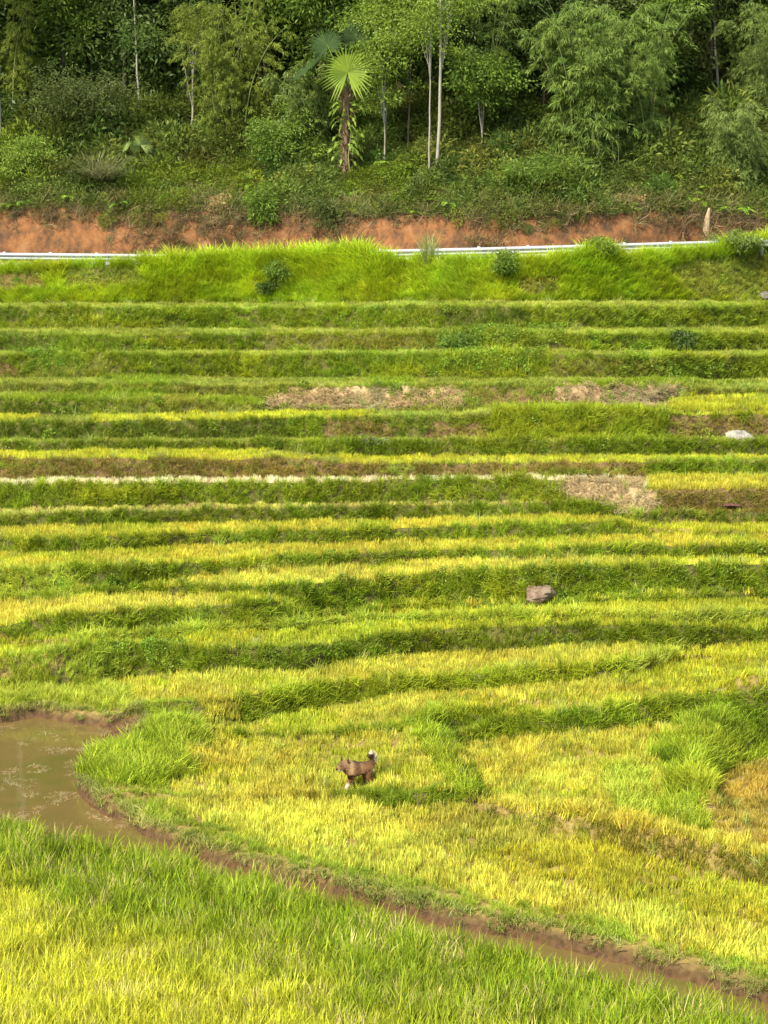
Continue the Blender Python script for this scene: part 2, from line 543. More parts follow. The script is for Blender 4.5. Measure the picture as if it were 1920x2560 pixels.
PATCH = [
    (cpoly(3, [(1130, 735), (1200, 690), (1320, 668), (1700, 660), (1700, 752), (1200, 752)]), 'strawpatch'),
    (cpoly(4, [(-60, 665), (330, 662), (360, 752), (-60, 752)]), 'strawpatch'),
    (cpoly(4, [(360, 680), (740, 690), (740, 752), (360, 752)]), 'drymix'),
    (cpoly(4, [(740, 655), (1240, 652), (1330, 690), (1230, 715), (1215, 752), (740, 752)]), 'strawpatch'),
    (cpoly(4, [(1235, 690), (1700, 690), (1700, 772), (1235, 772)]), 'ricelime'),
    (cpoly(4, [(480, 745), (1190, 745), (1225, 780), (1200, 885), (450, 885)]), 'lush'),
    (cpoly(4, [(180, 820), (450, 820), (470, 885), (180, 885)]), 'drymix'),
    (cpoly(4, [(1230, 790), (1700, 785), (1700, 885), (1250, 885)]), 'drymix'),
    (cpoly(3, [(1400, 800), (1700, 815), (1700, 885), (1400, 885)]), 'drymix'),
    (cpoly(3, [(-60, 550), (60, 560), (70, 620), (-60, 625)]), 'drymix'),
    (cpoly(3, [(-60, 820), (1200, 810), (1250, 880), (-60, 885)]), 'darkblue'),
    (cpoly(3, [(-60, 715), (350, 735), (350, 780), (-60, 780)]), 'darkblue'),
    (cpoly(3, [(-60, 430), (300, 440), (250, 500), (-60, 505)]), 'darkblue'),
    (cpoly(3, [(-60, 325), (110, 330), (140, 372), (-60, 385)]), 'darkblue'),
    (cpoly(4, [(250, 320), (620, 325), (640, 375), (330, 400), (230, 360)]), 'darkblue'),
    (cpoly(3, [(150, 560), (480, 540), (500, 615), (150, 615)]), 'dull'),
    (cpoly(3, [(1150, 440), (1700, 440), (1700, 500), (1150, 500)]), 'drygreen'),
    (cpoly(4, [(-60, 440), (250, 440), (260, 500), (-60, 500)]), 'drygreen'),
    (cpoly(4, [(700, 540), (1250, 540), (1250, 615), (700, 615)]), 'drygreen'),
    (cpoly(3, [(-60, 170), (190, 175), (200, 240), (-60, 250)]), 'drymix'),
    (cpoly(3, [(280, 150), (620, 150), (620, 230), (280, 240)]), 'dull'),
    (cpoly(4, [(560, 195), (760, 190), (760, 262), (580, 268)]), 'drygreen'),
    (cpoly(4, [(1180, 150), (1700, 60), (1700, 280), (1350, 290)]), 'dull'),
    (cpoly(4, [(1110, 985), (1700, 978), (1700, 1048), (1130, 1050)]), 'green'),
    (cpoly(4, [(1120, 1040), (1700, 1046), (1700, 1106), (1160, 1106)]), 'riceyellow'),
    (cpoly(6, [(1160, 20), (1700, 12), (1700, 68), (1160, 68)]), 'riceyellow'),
    (cpoly(4, [(770, 1050), (1130, 1050), (1130, 1106), (790, 1106)]), 'strawpatch'),
    (cpoly(6, [(765, 22), (1060, 25), (1150, 70), (1190, 90), (1180, 160), (1040, 165), (940, 118), (790, 110)]), 'strawpatch'),
    (cpoly(6, [(1180, 66), (1700, 60), (1700, 160), (1190, 158)]), 'brown'),
    (cpoly(6, [(1060, 160), (1120, 165), (1110, 215), (1060, 205)]), 'lime'),
    (cpoly(6, [(1110, 205), (1700, 200), (1700, 262), (1110, 262)]), 'ricelime'),
    (cpoly(5, [(-60, 200), (-60, 206), (0, 206)]), 'green'),
    (cpoly(5, [(-60, 420), (330, 405), (340, 540), (-60, 550)]), 'lime'),
    (cpoly(5, [(330, 405), (640, 395), (640, 495), (350, 500)]), 'dark'),
    (cpoly(5, [(-60, 700), (230, 690), (330, 760), (330, 850), (120, 900), (-60, 960)]), 'ricelime'),
    (cpoly(5, [(-60, 700), (330, 690), (345, 850), (200, 930), (-60, 960)]), 'ricelime'),
    (cpoly(5, [(330, 750), (550, 735), (550, 870), (400, 905), (330, 960), (250, 1010), (-60, 1010), (-60, 940), (120, 920), (270, 840)]), 'lime'),
    (cpoly(5, [(700, 460), (1250, 440), (1650, 400), (1650, 378), (1100, 395)]), 'ricepale'),
    (cpoly(6, [(1260, 700), (1330, 800), (1000, 860), (1000, 840), (1150, 760)]), 'lime'),
    (cpoly(6, [(1300, 760), (1700, 730), (1700, 960), (1400, 950), (900, 900)]), 'ricelime'),
    (cpoly(6, [(1300, 980), (1659, 920), (1700, 1110), (1300, 1100), (1180, 1060)]), 'green'),
    (cpoly(4, [(-60, 748), (480, 742), (480, 790), (-60, 795)]), 'limeshort'),
    # near field
    (cpoly(7, [(860, 120), (700, 200), (880, 330), (1200, 300), (1560, 330), (1560, 380), (1250, 400), (700, 330), (550, 120)]), None),
    # green ridge left of the middle field
    (cpoly(8, [(110, 60), (200, 10), (620, 0), (620, 30), (240, 90), (250, 140), (300, 220), (370, 310), (400, 390), (310, 395), (250, 300), (160, 180)]), 'lush'),
    (cpoly(8, [(225, 90), (300, 100), (305, 190), (375, 280), (440, 385), (400, 395), (335, 290), (262, 190)]), 'dark'),  # darker grass paints the shaded inner face of the hooked ridge
    (cpoly(8, [(215, 60), (520, 35), (580, 80), (340, 115), (290, 190), (235, 140)]), 'dark'),  # shade in the hollow under the ridge, put in as darker grass
    (cpoly(8, [(1180, 130), (1659, 70), (1700, 240), (1480, 270), (1370, 380), (1400, 540), (1200, 500), (1180, 400), (1230, 300), (1180, 220)]), 'lush'),
    (cpoly(8, [(1440, 100), (1700, 80), (1700, 210), (1500, 180)]), 'dark'),
    (cpoly(8, [(1200, 190), (1300, 200), (1290, 265), (1200, 250)]), 'dark'),
    (cpoly(8, [(1250, 380), (1340, 400), (1380, 520), (1270, 480)]), 'lime'),
    (cpoly(8, [(930, 260), (1100, 250), (1190, 380), (1190, 500), (1050, 470), (960, 380)]), 'lime'),
    (cpoly(8, [(1480, 270), (1700, 220), (1700, 620), (1400, 560), (1370, 400)]), 'ricered'),
    (cpoly(8, [(390, 380), (600, 405), (850, 428), (1100, 475), (1300, 520), (1500, 568), (1700, 615), (1700, 665), (1500, 625), (1300, 580), (1100, 530), (850, 475), (600, 445), (400, 425)]), 'riceedge'),
    (cpoly(8, [(150, 440), (330, 435), (700, 480), (1050, 590), (900, 720), (600, 740), (400, 680), (200, 540)]), 'ricebrown'),
    (cpoly(8, [(-250, 380), (0, 350), (300, 360), (390, 400), (150, 452), (-60, 450), (-200, 420)]), 'dark'),
]
PATCH = [p for p in PATCH if p[1]]

LEVEE_TOP = tr((7, [(0, 0), (200, 0), (500, 20), (640, 40), (700, 60), (900, 130), (905, 250), (860, 330), (650, 400), (700, 440), (900, 520), (1100, 590), (1300, 640), (1659, 740)]))


# plant kinds: (tuft set, colour, second colour, scale, density per square metre, colour jitter)
Y = dict(
    riceyellow=('stub', (0.62, 0.55, 0.055), (0.42, 0.42, 0.045), 1.0, 75),
    ricegold=('stub', (.58, .53, .065), (.43, .43, .05), 1.0, 75),
    ricepale=('stub', (0.7, 0.62, 0.09), (0.5, 0.5, 0.054), 1.0, 75),
    ricelime=('stub', (0.54, 0.53, 0.042), (0.34, 0.4, 0.024), 1.0, 70),
    ricelimebright=('stub', (0.62, 0.6, 0.048), (0.42, 0.46, 0.03), .9, 85),
    ricebright=('stub', (0.66, 0.61, 0.08), (0.5, 0.52, 0.06), 1.1, 75),
    ricebrown=('stub', (.47, .44, .06), (.32, .34, .04), 1.0, 70),
    ricered=('stub', (0.5, 0.36, 0.072), (0.44, 0.37, 0.048), .85, 65),
    riceedge=('stub', (0.7, 0.6, 0.08), (0.56, 0.5, 0.06), 1.2, 85),
    green=('grass', (0.17, 0.25, 0.0108), (0.33, 0.4, 0.03), 1.0, 60),
    lush=('grass', (0.24, 0.31, 0.012), (0.4, 0.45, 0.033), 1.2, 65),
    lime=('grass', (0.33, 0.41, 0.03), (0.46, 0.5, 0.06), 1.15, 60),
    dark=('grass', (0.13, 0.2, 0.0084), (0.25, 0.31, 0.018), .95, 65),
    darkblue=('grass', (0.1, 0.16, 0.012), (0.21, 0.26, 0.027), .9, 65),
    dull=('grass', (0.23, 0.28, 0.024), (0.38, 0.4, 0.06), .85, 65),
    drygreen=('grass', (0.22, 0.24, 0.021), (0.36, 0.35, 0.048), .85, 60),
    short=('turf', (0.23, 0.28, 0.03), (0.36, 0.39, 0.06), 1.0, 80),
    limeshort=('turf', (0.28, 0.34, 0.035), (0.4, 0.43, 0.07), 1.0, 80),
    dryedge=('stub', (0.66, 0.62, 0.156), (0.46, 0.48, 0.078), .55, 70),
    strawedge=('stub', (.85, .78, .46), (.74, .68, .34), .8, 90),
    strawpatch=('straw', (.46, .35, .18), (.33, .26, .11), 1.0, 60),
    drymix=('turf', (0.3, 0.25, 0.06), (0.27, 0.29, 0.036), 1.0, 60),
    brown=('turf', (0.28, 0.215, 0.048), (0.23, 0.215, 0.03), 1.0, 90),
    ricebank=('stub', (.34, .29, .04), (.22, .22, .03), 1.0, 75),
    tall=('tall', (0.31, 0.44, 0.0108), (0.5, 0.58, 0.036), 1.0, 45),
)
KINDS = list(Y)

plants = {}                       # tuft set -> lists


def classify(px, py, default):
    k = np.array([default] * len(px), dtype=object)
    # neighbouring kinds take over in drifts
    v1 = fbm(px / 210 + 3, py / 22, 81, 3)
    v2 = fbm(px / 130 + 9, py / 16, 82, 3)
    drift = {'limeshort': ('dull', 'short'), 'short': ('green', 'limeshort'), 'green': ('dark', 'lush'), 'dark': ('green', 'dull'),
             'riceyellow': ('ricelime', 'riceyellow'), 'ricelimebright': ('short', 'ricelimebright'), 'ricegold': ('ricelime', 'ricebright'),
             'ricepale': ('ricelime', 'ricepale'), 'brown': ('drymix', 'dull'), 'dull': ('green', 'drygreen')}
    if default in drift:
        lo, hi = drift[default]
        k[v1 > .30] = lo
        k[v2 > .34] = hi
    for pl, kd in PATCH:
        am = np.interp(py, [700, 1400, 1800], [.6, .9, .75])
        qx = px + am * (16 * fbm(px / 30, py / 12, 5, 2) + 7 * rng.normal(0, 1, len(px)))
        qy = py + am * (5 * fbm(px / 24, py / 10, 6, 2) + 2 * rng.normal(0, 1, len(px)))
        k[inside(qx, qy, pl)] = kd
    return k


def add_plants(setname, P, tilt, spin, scale, col, colb, obj=None):
    key = (setname, obj or setname)
    d = plants.setdefault(key, dict(P=[], rot=[], scl=[], col=[], colb=[], idx=[]))
    n = len(P)
    if n == 0:
        return
    d['P'].append(P)
    d['rot'].append(np.stack([tilt, np.zeros(n), spin], 1))
    d['scl'].append(scale)
    d['col'].append(col)
    d['colb'].append(colb)
    d['idx'].append(rng.integers(0, NVAR[setname], n))


NVAR = dict(stub=6, grass=6, turf=5, straw=5, tall=6, paddy=6, weed=5, bush=6, fern=3, drygrass=4, debris=4, twig=4)


def jitter(col, n, P, amt=0.16, patchy=0.25, seed=3):
    c = np.tile(np.array(col), (n, 1))
    br = 1 + amt * rng.normal(0, 1, n)
    br *= 1 + patchy * fbm(P[:, 0] * 0.9, P[:, 1] * 0.9 + P[:, 2] * 1.7, seed, 3)
    br *= 1 + .22 * fbm(P[:, 0] * 3.4, P[:, 1] * 2.6 + P[:, 2] * 3, seed + 4, 2)
    hue = 0.4 * amt * rng.normal(0, 1, n) + patchy * 0.5 * fbm(P[:, 0] * 0.6 + 40, P[:, 1] * 0.6 + P[:, 2] * 1.2, seed + 9, 3)
    c = c * np.clip(br, .45, 1.7)[:, None]
    c[:, 0] *= np.clip(1 + hue, .6, 1.4)
    return np.clip(c, 0.004, 0.85)


def place_kind(kinds, P, bank):
    """kinds: array of kind names for the points"""
    for kd in set(kinds.tolist()):
        if kd not in Y:
            continue
        m = kinds == kd
        st, c1, c2, scl, dens = Y[kd]
        Q = P[m]
        n = len(Q)
        keep = rng.random(n) < dens / 90.0 * np.clip(.92 + .7 * fbm(Q[:, 0] * 2.4, Q[:, 1] * 2.0 + Q[:, 2] * 2, 71, 2), .3, 1.2)
        Q = Q[keep]
        bk = bank[m][keep]
        n = len(Q)
        if st == 'stub':
            tilt = np.abs(rng.normal(0, .14, n)) + bk * 0.15 + .35 * np.clip(fbm(Q[:, 0] * 1.3, Q[:, 1] * 1.1, 72, 2), 0, 1)
        else:
            tilt = np.abs(rng.normal(0, .25, n)) + bk * rng.uniform(.1, .6, n)
        spin = np.where(bk > 0.5, rng.normal(0, .8, n), rng.uniform(0, 2.5, n) + 6 * fbm(Q[:, 0] * .9, Q[:, 1] * .9, 73, 2))
        sc = scl * rng.uniform(.7, 1.25, n) * (1 + .22 * fbm(Q[:, 0] * 1.1, Q[:, 1] * .9 + Q[:, 2] * 1.5, 21, 2))
        s3 = np.stack([sc * rng.uniform(.9, 1.2, n), sc * rng.uniform(.9, 1.2, n), sc], 1)
        add_plants(st, Q, tilt, spin, s3, jitter(c1, n, Q), jitter(c2, n, Q))


# ------------------------------------------------------------------ build terrain mesh rows
rows_y, rows_z, rows_tag = [], [], []


def add_rows(y0, z0, y1, z1, n, tagv, include_first):
    for j in range(0 if include_first else 1, n + 1):
        f = j / n
        rows_y.append(y0 + (y1 - y0) * f)
        rows_z.append(z0 + (z1 - z0) * f)
        rows_tag.append(tagv)


first = True
for kind, nm, y0, z0, y1, z1 in segs:
    if kind == 'tread':
        if nm == 'B18':
            n = 300
            add_rows(y0, np.full(NT, Z0 - .2), y1, np.full(NT, Z0 - .2), n, ('tread', nm), True)
        else:
            n = max(3, int((y1 - y0).mean() / 0.14))
            # field floor lies a little below the bund at the crest
            yb = np.minimum(y0 + 0.12, (y0 + y1) / 2)
            add_rows(y0, z0, yb, z1 + 0 * z0, 1, ('tread', nm), False)
            add_rows(yb, z1, y1, z1, n, ('tread', nm), False)
    else:
        n = max(4, int((z1 - z0).mean() / 0.1))
        # bank face: bulging slightly
        for j in range(1, n + 1):
            f = j / n
            rows_y.append(y0 + (y1 - y0) * (f ** 1.25))
            rows_z.append(z0 + (z1 - z0) * f)
            rows_tag.append(('bank', nm))
GY = np.array(rows_y)
GZ = np.array(rows_z)
GX = T[None, :] * GY
# carve the pond and ditch
SD = np.full(GY.shape, 9.0)
mk = (GY < 52) & (np.abs(GX) < 22)
ax, ay = GX[mk], GY[mk]
ins = inside(ax, ay, poly)
dd = dist_edge(ax, ay, sm)
sd = np.where(ins, -dd, dd)
SD[mk] = sd
topz = GZ[mk] + 0.06 * np.exp(-((sd - .5) / .45) ** 2)      # the levee stands a little proud
bed = ZW - .06 + 0.05 * fbm(ax * .7, ay * .7, 31, 3)
ff = np.clip((sd + .03) / .12, 0, 1)
rough = (0.04 * fbm(ax * 7, ay * 7, 35, 3)) * np.exp(-((sd - .1) / .25) ** 2)
GZ[mk] = bed * (1 - ff) + topz * ff + rough
# levees (ridges) inside the fields


def ridge(pts, crop, width, height, wide=0):
    ox, oy = CROP[crop]
    line = []
    for x, y in pts:
        p = on_level(ox + x / 1.728, oy + y / 1.728, Z0 + CZ)
        line.append(p[:2])
    line = np.array(line)
    m = (GY < 62)
    d = dist_edge(GX[m], GY[m], line)
    if wide:
        # which side of the scarp: left of the line slopes off gently
        xl = np.interp(GY[m], line[::-1, 1] if line[0, 1] > line[-1, 1] else line[:, 1], line[::-1, 0] if line[0, 1] > line[-1, 1] else line[:, 0])
        ww_ = np.where(GX[m] < xl, wide, width)
    else:
        ww_ = width
    GZ[m] += height * np.exp(-(d / ww_) ** 2)


ridge([(215, 70), (225, 130), (300, 230), (360, 330), (380, 390)], 8, .28, .28, 1.6)


def step_down(pts, crop, reach, drop, ylo, yhi):
    """the paddy to the right of a curved bund lies lower"""
    ox, oy = CROP[crop]
    line = np.array([on_level(ox + x / 1.728, oy + y / 1.728, Z0 + CZ)[:2] for x, y in pts])
    line = line[np.argsort(line[:, 1])]
    m = (GY > line[0, 1] - ylo) & (GY < line[-1, 1] + yhi)
    xl = np.interp(GY[m], line[:, 1], line[:, 0])
    e = GX[m] - xl
    f = np.clip(e / .30, 0, 1) * np.exp(-(np.maximum(e, 0) / reach) ** 2)
    edge = np.clip(1 - np.maximum(line[0, 1] - GY[m], 0) / ylo, 0, 1) * np.clip(1 - np.maximum(GY[m] - line[-1, 1], 0) / yhi, 0, 1)
    GZ[m] -= drop * f * edge


step_down([(215, 70), (225, 130), (300, 230), (360, 330), (390, 400)], 8, 3.2, .38, .5, .4)
step_down([(1600, 190), (1450, 250), (1370, 330), (1370, 420), (1410, 520)], 8, 3.0, .35, .5, .6)
ridge([(1600, 110), (1350, 180), (1290, 300), (1330, 420), (1390, 520)], 8, .55, .40)
ridge([(640, 60), (800, 130), (760, 230), (600, 310)], 7, .8, .26)
GZ += (0.03 + .035 * np.clip((GY - 48) / 10, 0, 1)) * fbm(GX * 1.9, GY * 2.2, 41, 3)

# ground colour
P3 = np.stack([GX, GY, GZ + CZ], -1)
ipx, ipy = project(P3)
gc = np.zeros(GY.shape + (4,))
gc[..., 3] = 1
soil_of = {}
for k, v in Y.items():
    soil_of[k] = 'rice' if k.startswith('rice') else 'straw' if 'straw' in k else 'brown' if k in ('brown', 'drymix', 'dryedge') else 'green'
for r in range(GY.shape[0]):
    kind, nm = rows_tag[r]
    d = STRIP[nm][0 if kind == 'tread' else 1]
    ks = classify(ipx[r], ipy[r], d)
    gc[r, :, :3] = np.array([SOIL[soil_of[k]] for k in ks])
mud = np.exp(-np.clip(SD, 0, 9) ** 2 / .012)[..., None]
gc[..., :3] = gc[..., :3] * (1 - mud) + np.array(SOIL['mud']) * mud
gc[SD < 0, :3] = SOIL['bed']
nr, ncx = GY.shape
idx = np.arange(nr * ncx).reshape(nr, ncx)
quads = np.stack([idx[:-1, :-1], idx[:-1, 1:], idx[1:, 1:], idx[1:, :-1]], -1).reshape(-1, 4)
me = mesh_np('terraced_ground', P3.reshape(-1, 3), quads, None, {'gcol': ('FLOAT_COLOR', gc.reshape(-1, 4))}, True)
g = link('terraced_ground', me, M_GROUND)
tag(g, 'stepped terrace ground of bunds and paddies under the crop', kind='structure')

# water sheet
ww = noise_material('muddy_water', [(.100, .080, .020), (.125, .086, .026), (.088, .080, .016)], .5, .03, .04, 3, spec=.6, bscale=3)
wv = []
ys = np.linspace(8, 46.5, 60)
xs = np.linspace(-1, 1, 50)
V = np.array([(x * y * .4, y, ZW + CZ) for y in ys for x in xs])
ii = np.arange(len(ys) * len(xs)).reshape(len(ys), len(xs))
link_w = link('water', mesh_np('water', V, np.stack([ii[:-1, :-1], ii[:-1, 1:], ii[1:, 1:], ii[1:, :-1]], -1).reshape(-1, 4)), ww)
tag(link_w, 'muddy brown water standing in the pond and ditch', kind='structure')

# wide land under and around everything
vf = link('valley_floor', mesh_np('valley_floor', np.array([(-900, -900, -.6), (900, -900, -.6), (900, 900, -.6), (-900, 900, -.6)], float), [(0, 1, 2, 3)]),
          noise_material('valley_soil', [(.08, .10, .03), (.14, .13, .04)], .3))
tag(vf, 'low valley land around the terraces', kind='structure')

# ------------------------------------------------------------------ sample plants on the terrain
vis = (T > -.245) & (T < .245)
ci = np.where(vis)[0]
A = P3[:, ci]
e1 = A[:-1, 1:] - A[:-1, :-1]
e2 = A[1:, :-1] - A[:-1, :-1]
area = np.linalg.norm(np.cross(e1, e2), axis=-1)
rt = np.array([0 if t[0] == 'tread' else 1 for t in rows_tag])
names = [t[1] for t in rows_tag]
BASE = 90.0
lam = area * BASE * 1.12 * np.where(rt[1:, None] == 1, 1.25, 1.0)
cnt = rng.poisson(lam)
rr, cc = np.nonzero(cnt)
rep = cnt[rr, cc]
rr = np.repeat(rr, rep)
cc = np.repeat(cc, rep)
u = rng.random(len(rr))[:, None]
v = rng.random(len(rr))[:, None]
PP = (A[rr, cc] * (1 - u) + A[rr, cc + 1] * u) * (1 - v) + (A[rr + 1, cc] * (1 - u) + A[rr + 1, cc + 1] * u) * v
SDv = SD[:, ci]
psd = SDv[rr, cc]
pnames = np.array(names, dtype=object)[rr + 1]
pbank = rt[rr + 1].astype(float)
qx, qy = project(PP)
print('points', len(PP))
# frame test with margin
inf = (qx > -180) & (qx < 2100) & (qy > 500) & (qy < 2760)
PP, psd, pnames, pbank, qx, qy = PP[inf], psd[inf], pnames[inf], pbank[inf], qx[inf], qy[inf]
neark = ((pnames == 'B18') & (pbank == 0)) | (psd < 2.2)
# ---- terraces above the near field
for nm in [b[0] for b in BANKS]:
    for bk in (0, 1):
        m = (pnames == nm) & (pbank == bk) & ~neark
        if not m.any():
            continue
        # plants are classified where their tops show
        hh = .12
        Pm = PP[m].copy()
        tx, ty = project(Pm + np.array([0, 0, hh]))
        d = STRIP[nm][bk]
        ks = classify(tx, ty, d)
        if nm == 'BG' and bk == 1:
            tall = ks == 'tall'
            gtop = tr((3, [(0, 122), (200, 116), (380, 120), (500, 98), (700, 70), (900, 58), (1200, 48), (1400, 38), (1500, 18), (1600, 28)]),
                      (4, [(0, 60), (100, 88), (300, 92), (500, 88), (700, 80), (850, 50), (940, 25), (1040, 62), (1150, 88), (1250, 72), (1400, 40), (1500, 10), (1660, -25)]))
            gt = np.interp(tx, gtop[:, 0], gtop[:, 1])
            cr = np.interp(tx, BANKS[-1][1][:, 0], BANKS[-1][1][:, 1])
            hmax = np.clip((cr - gt) / 54 * 1.15 + .25, .65, 1.7)
            Q = Pm[tall]
            # fraction up the bank
            fr = np.clip((755 - ty[tall]) / (755 - cr[tall]), 0, 1)
            hs = (.5 + (hmax[tall] - .5) * fr ** 1.3) * rng.uniform(.7, 1.1, len(Q))
            keep = rng.random(len(Q)) < .75
            Q, hs = Q[keep], hs[keep]
            n = len(Q)
            s3 = np.stack([np.maximum(hs, .5), np.maximum(hs, .5), hs], 1)
            add_plants('tall', Q, np.abs(rng.normal(0, .2, n)) + .1, rng.normal(0, 1.2, n), s3,
                       jitter(Y['tall'][1], n, Q, .15, .35), jitter(Y['tall'][2], n, Q, .15, .3))
            ks[tall] = 'none'
        place_kind(ks, Pm, np.full(len(Pm), float(bk)))

# ---- near field: dog's field, levee, and the crop in the water in front
m = neark
Pm, sdm, tx, ty = PP[m], psd[m], qx[m], qy[m]
E0 = tr((7, [(-200, 480), (0, 492), (100, 505), (250, 575), (500, 600), (700, 640), (900, 702), (1100, 750), (1300, 792), (1500, 850)]),
        (8, [(0, 905), (300, 985), (550, 1040), (700, 1090), (850, 1130), (1100, 1195), (1400, 1275), (1659, 1350), (1900, 1410)]))
wet = sdm < -.02
kp, kpy = project(np.stack([Pm[:, 0], Pm[:, 1], np.full(len(Pm), ZW + CZ + .42)], 1))
e0 = np.interp(kp, E0[:, 0], E0[:, 1]) + 10 * fbm(kp / 60, 1.1, 12, 3)
fg = wet & (kpy > e0 - 14) & (qy[neark] > 1990)
F = Pm[fg].copy()
F[:, 2] = ZW + CZ - .04
fy = kpy[fg]
# greener towards the ditch, yellow towards the camera (real planting bands)
gr = np.clip((fy - np.interp(kp[fg], E0[:, 0], E0[:, 1])) / 1.0, 0, 900)
bandx = np.interp(kp[fg], [0, 400, 900, 1300, 1920], [170, 260, 330, 260, 170])
yel = np.clip((gr - bandx * .55) / (bandx * .6) + .55 * fbm(F[:, 0] * .8, F[:, 1] * 1.0, 61, 3) + .5 * fbm(F[:, 0] * 4, F[:, 1] * 3, 67, 2), 0, 1)
# sparse fringe at the water's edge
keep = rng.random(len(F)) < np.clip(.35 + gr / 60, 0, 1)
F, yel = F[keep], yel[keep]
n = len(F)
ca = np.array((.155, .26, .010)) * (1 - yel[:, None]) + np.array((.64, .59, .05)) * yel[:, None]
cb = np.array((.34, .39, .025)) * (1 - yel[:, None]) + np.array((.42, .46, .03)) * yel[:, None]
old = rng.random(n) < .09
ca[old] = (.55, .47, .15)
cb[old] = (.42, .36, .12)
jc = 1 + .2 * rng.normal(0, 1, (n, 1)) + .25 * fbm(F[:, 0] * 3, F[:, 1] * 2.2, 68, 2)[:, None]
sc = rng.uniform(.8, 1.2, n) * (1 + .12 * fbm(F[:, 0] * .9, F[:, 1] * .9, 62, 2)) * (1.0 - .12 * yel)
s3 = np.stack([sc, sc, sc], 1)
add_plants('paddy', F, np.abs(rng.normal(.08, .16, n)), rng.uniform(0, 2, n) + 5 * fbm(F[:, 0] * 1.5, F[:, 1] * 1.2, 69, 2), s3, np.clip(ca * jc, .01, .8), np.clip(cb * jc, .01, .8))
# dry land part of the near field
dry = sdm > .0
D, ds, dx, dy = Pm[dry], sdm[dry], tx[dry], ty[dry]
ks = classify(dx, dy, 'ricegold')
# levee grass along the water, wide at the promontory
lev = ds < (.6 + .35 * fbm(D[:, 0] * .7, D[:, 1] * .7, 64, 2))
# bright strip between levee and the brown paddies
strip = np.array([(7, 640, 420), (7, 900, 330), (7, 1300, 370), (7, 1659, 420), (8, 100, 500), (8, 400, 690), (8, 700, 800), (8, 1100, 880), (8, 1400, 960), (8, 1700, 1010),
                  (8, 1700, 1300), (8, 0, 1000), (7, 900, 800), (7, 640, 600)], dtype=float)
spoly = np.array([(CROP[int(c)][0] + x / 1.728, CROP[int(c)][1] + y / 1.728) for c, x, y in strip])
ins2 = inside(dx + 12 * fbm(dx / 25, dy / 12, 65, 2), dy, spoly)
ks[ins2] = 'ricebright'
low = inside(dx, dy, cpoly(8, [(330, 660), (1050, 585), (1300, 640), (1700, 740), (1700, 1000), (1400, 955), (1100, 875), (700, 795)]))
ks[low & ~ins2] = 'ricelime2'
Y['ricelime2'] = ('stub', (.52, .48, .04), (.34, .37, .03), 1.0, 70)
tuf = inside(dx + 8 * fbm(dx / 20, dy / 10, 66, 2), dy, cpoly(7, [(700, 70), (840, 90), (905, 160), (900, 260), (800, 330), (640, 370), (480, 330), (350, 310), (400, 220), (560, 190), (650, 140)]))
lev |= (dx < 1300 / 1.728) & (dy < 1760 + 430 / 1.728) & (ds < 1.3)
ks[lev] = 'levee'
Y['levee'] = ('grass', (.25, .34, .02), (.40, .45, .05), .62, 90)
ks[(ds < .16)] = 'leveeedge'
Y['leveeedge'] = ('turf', (.22, .27, .04), (.36, .35, .10), 1.0, 85)
ks[tuf] = 'lobe'
Y['lobe'] = ('grass', (.26, .36, .018), (.40, .47, .04), 1.45, 75)
up = (ds > .35) & (dy < 1850) & (dx < 330)
ks[up] = 'lime'
# grass around the dog
dd_ = np.hypot((dx - 900) / 60, (dy - 1985) / 16)
ks[(dd_ < 1) & (ks != 'dark')] = 'lime2'
Y['lime2'] = ('grass', (.22, .30, .02), (.34, .38, .03), .6, 60)
# the dense stubble must leave mud face bare
bare = (ds < .07) & (rng.random(len(ds)) < .6)
ks[bare] = 'none'
place_kind(ks, D, np.zeros(len(D)))

# ------------------------------------------------------------------ tuft meshes


def blade_tuft(n, rad, h, hvar, w_, lean, droop, bvp=1.0, seed=0, flat=False):
    r = np.random.default_rng(seed)
    az = r.uniform(0, 6.283, n)
    rr_ = rad * np.sqrt(r.random(n))
    ba = r.uniform(0, 6.283, n)
    bx, by = rr_ * np.cos(ba), rr_ * np.sin(ba)
    L = h * (1 - hvar * r.random(n))
    ln = lean * r.uniform(.2, 1.3, n)
    dr = droop * r.uniform(.2, 1.4, n)
    wa = az + 1.57 + r.normal(0, .5, n)
    W = w_ * r.uniform(.7, 1.3, n)
    vs = []
    for s_, wf in ((0, .8), (.45, 1.0), (.8, .6), (1, 0)):
        ho = L * (ln * s_ + dr * s_ * s_)
        if flat:
            z = .02 + .10 * L * np.sin(3.14 * s_) * r.uniform(0, 1.5, n) + r.uniform(0, .05, n)
        else:
            z = L * (s_ * np.sqrt(np.maximum(.15, 1 - .5 * ln ** 2)) - .45 * dr * s_ ** 2.5)
        c = np.stack([bx + ho * np.cos(az), by + ho * np.sin(az), z], 1)
        wv_ = np.stack([np.cos(wa), np.sin(wa), 0 * wa], 1) * (W * wf / 2)[:, None]
        if wf > 0:
            vs += [c - wv_, c + wv_]
        else:
            vs += [c]
    V = np.stack(vs, 1).reshape(-1, 3)
    b = (np.arange(n) * 7)[:, None]
    q = np.concatenate([b + np.array([[0, 1, 3, 2]]), b + np.array([[2, 3, 5, 4]])])
    t_ = b + np.array([[4, 5, 6]])
    bv = np.repeat(r.random(n) ** bvp, 7)
    return V, q, t_, bv


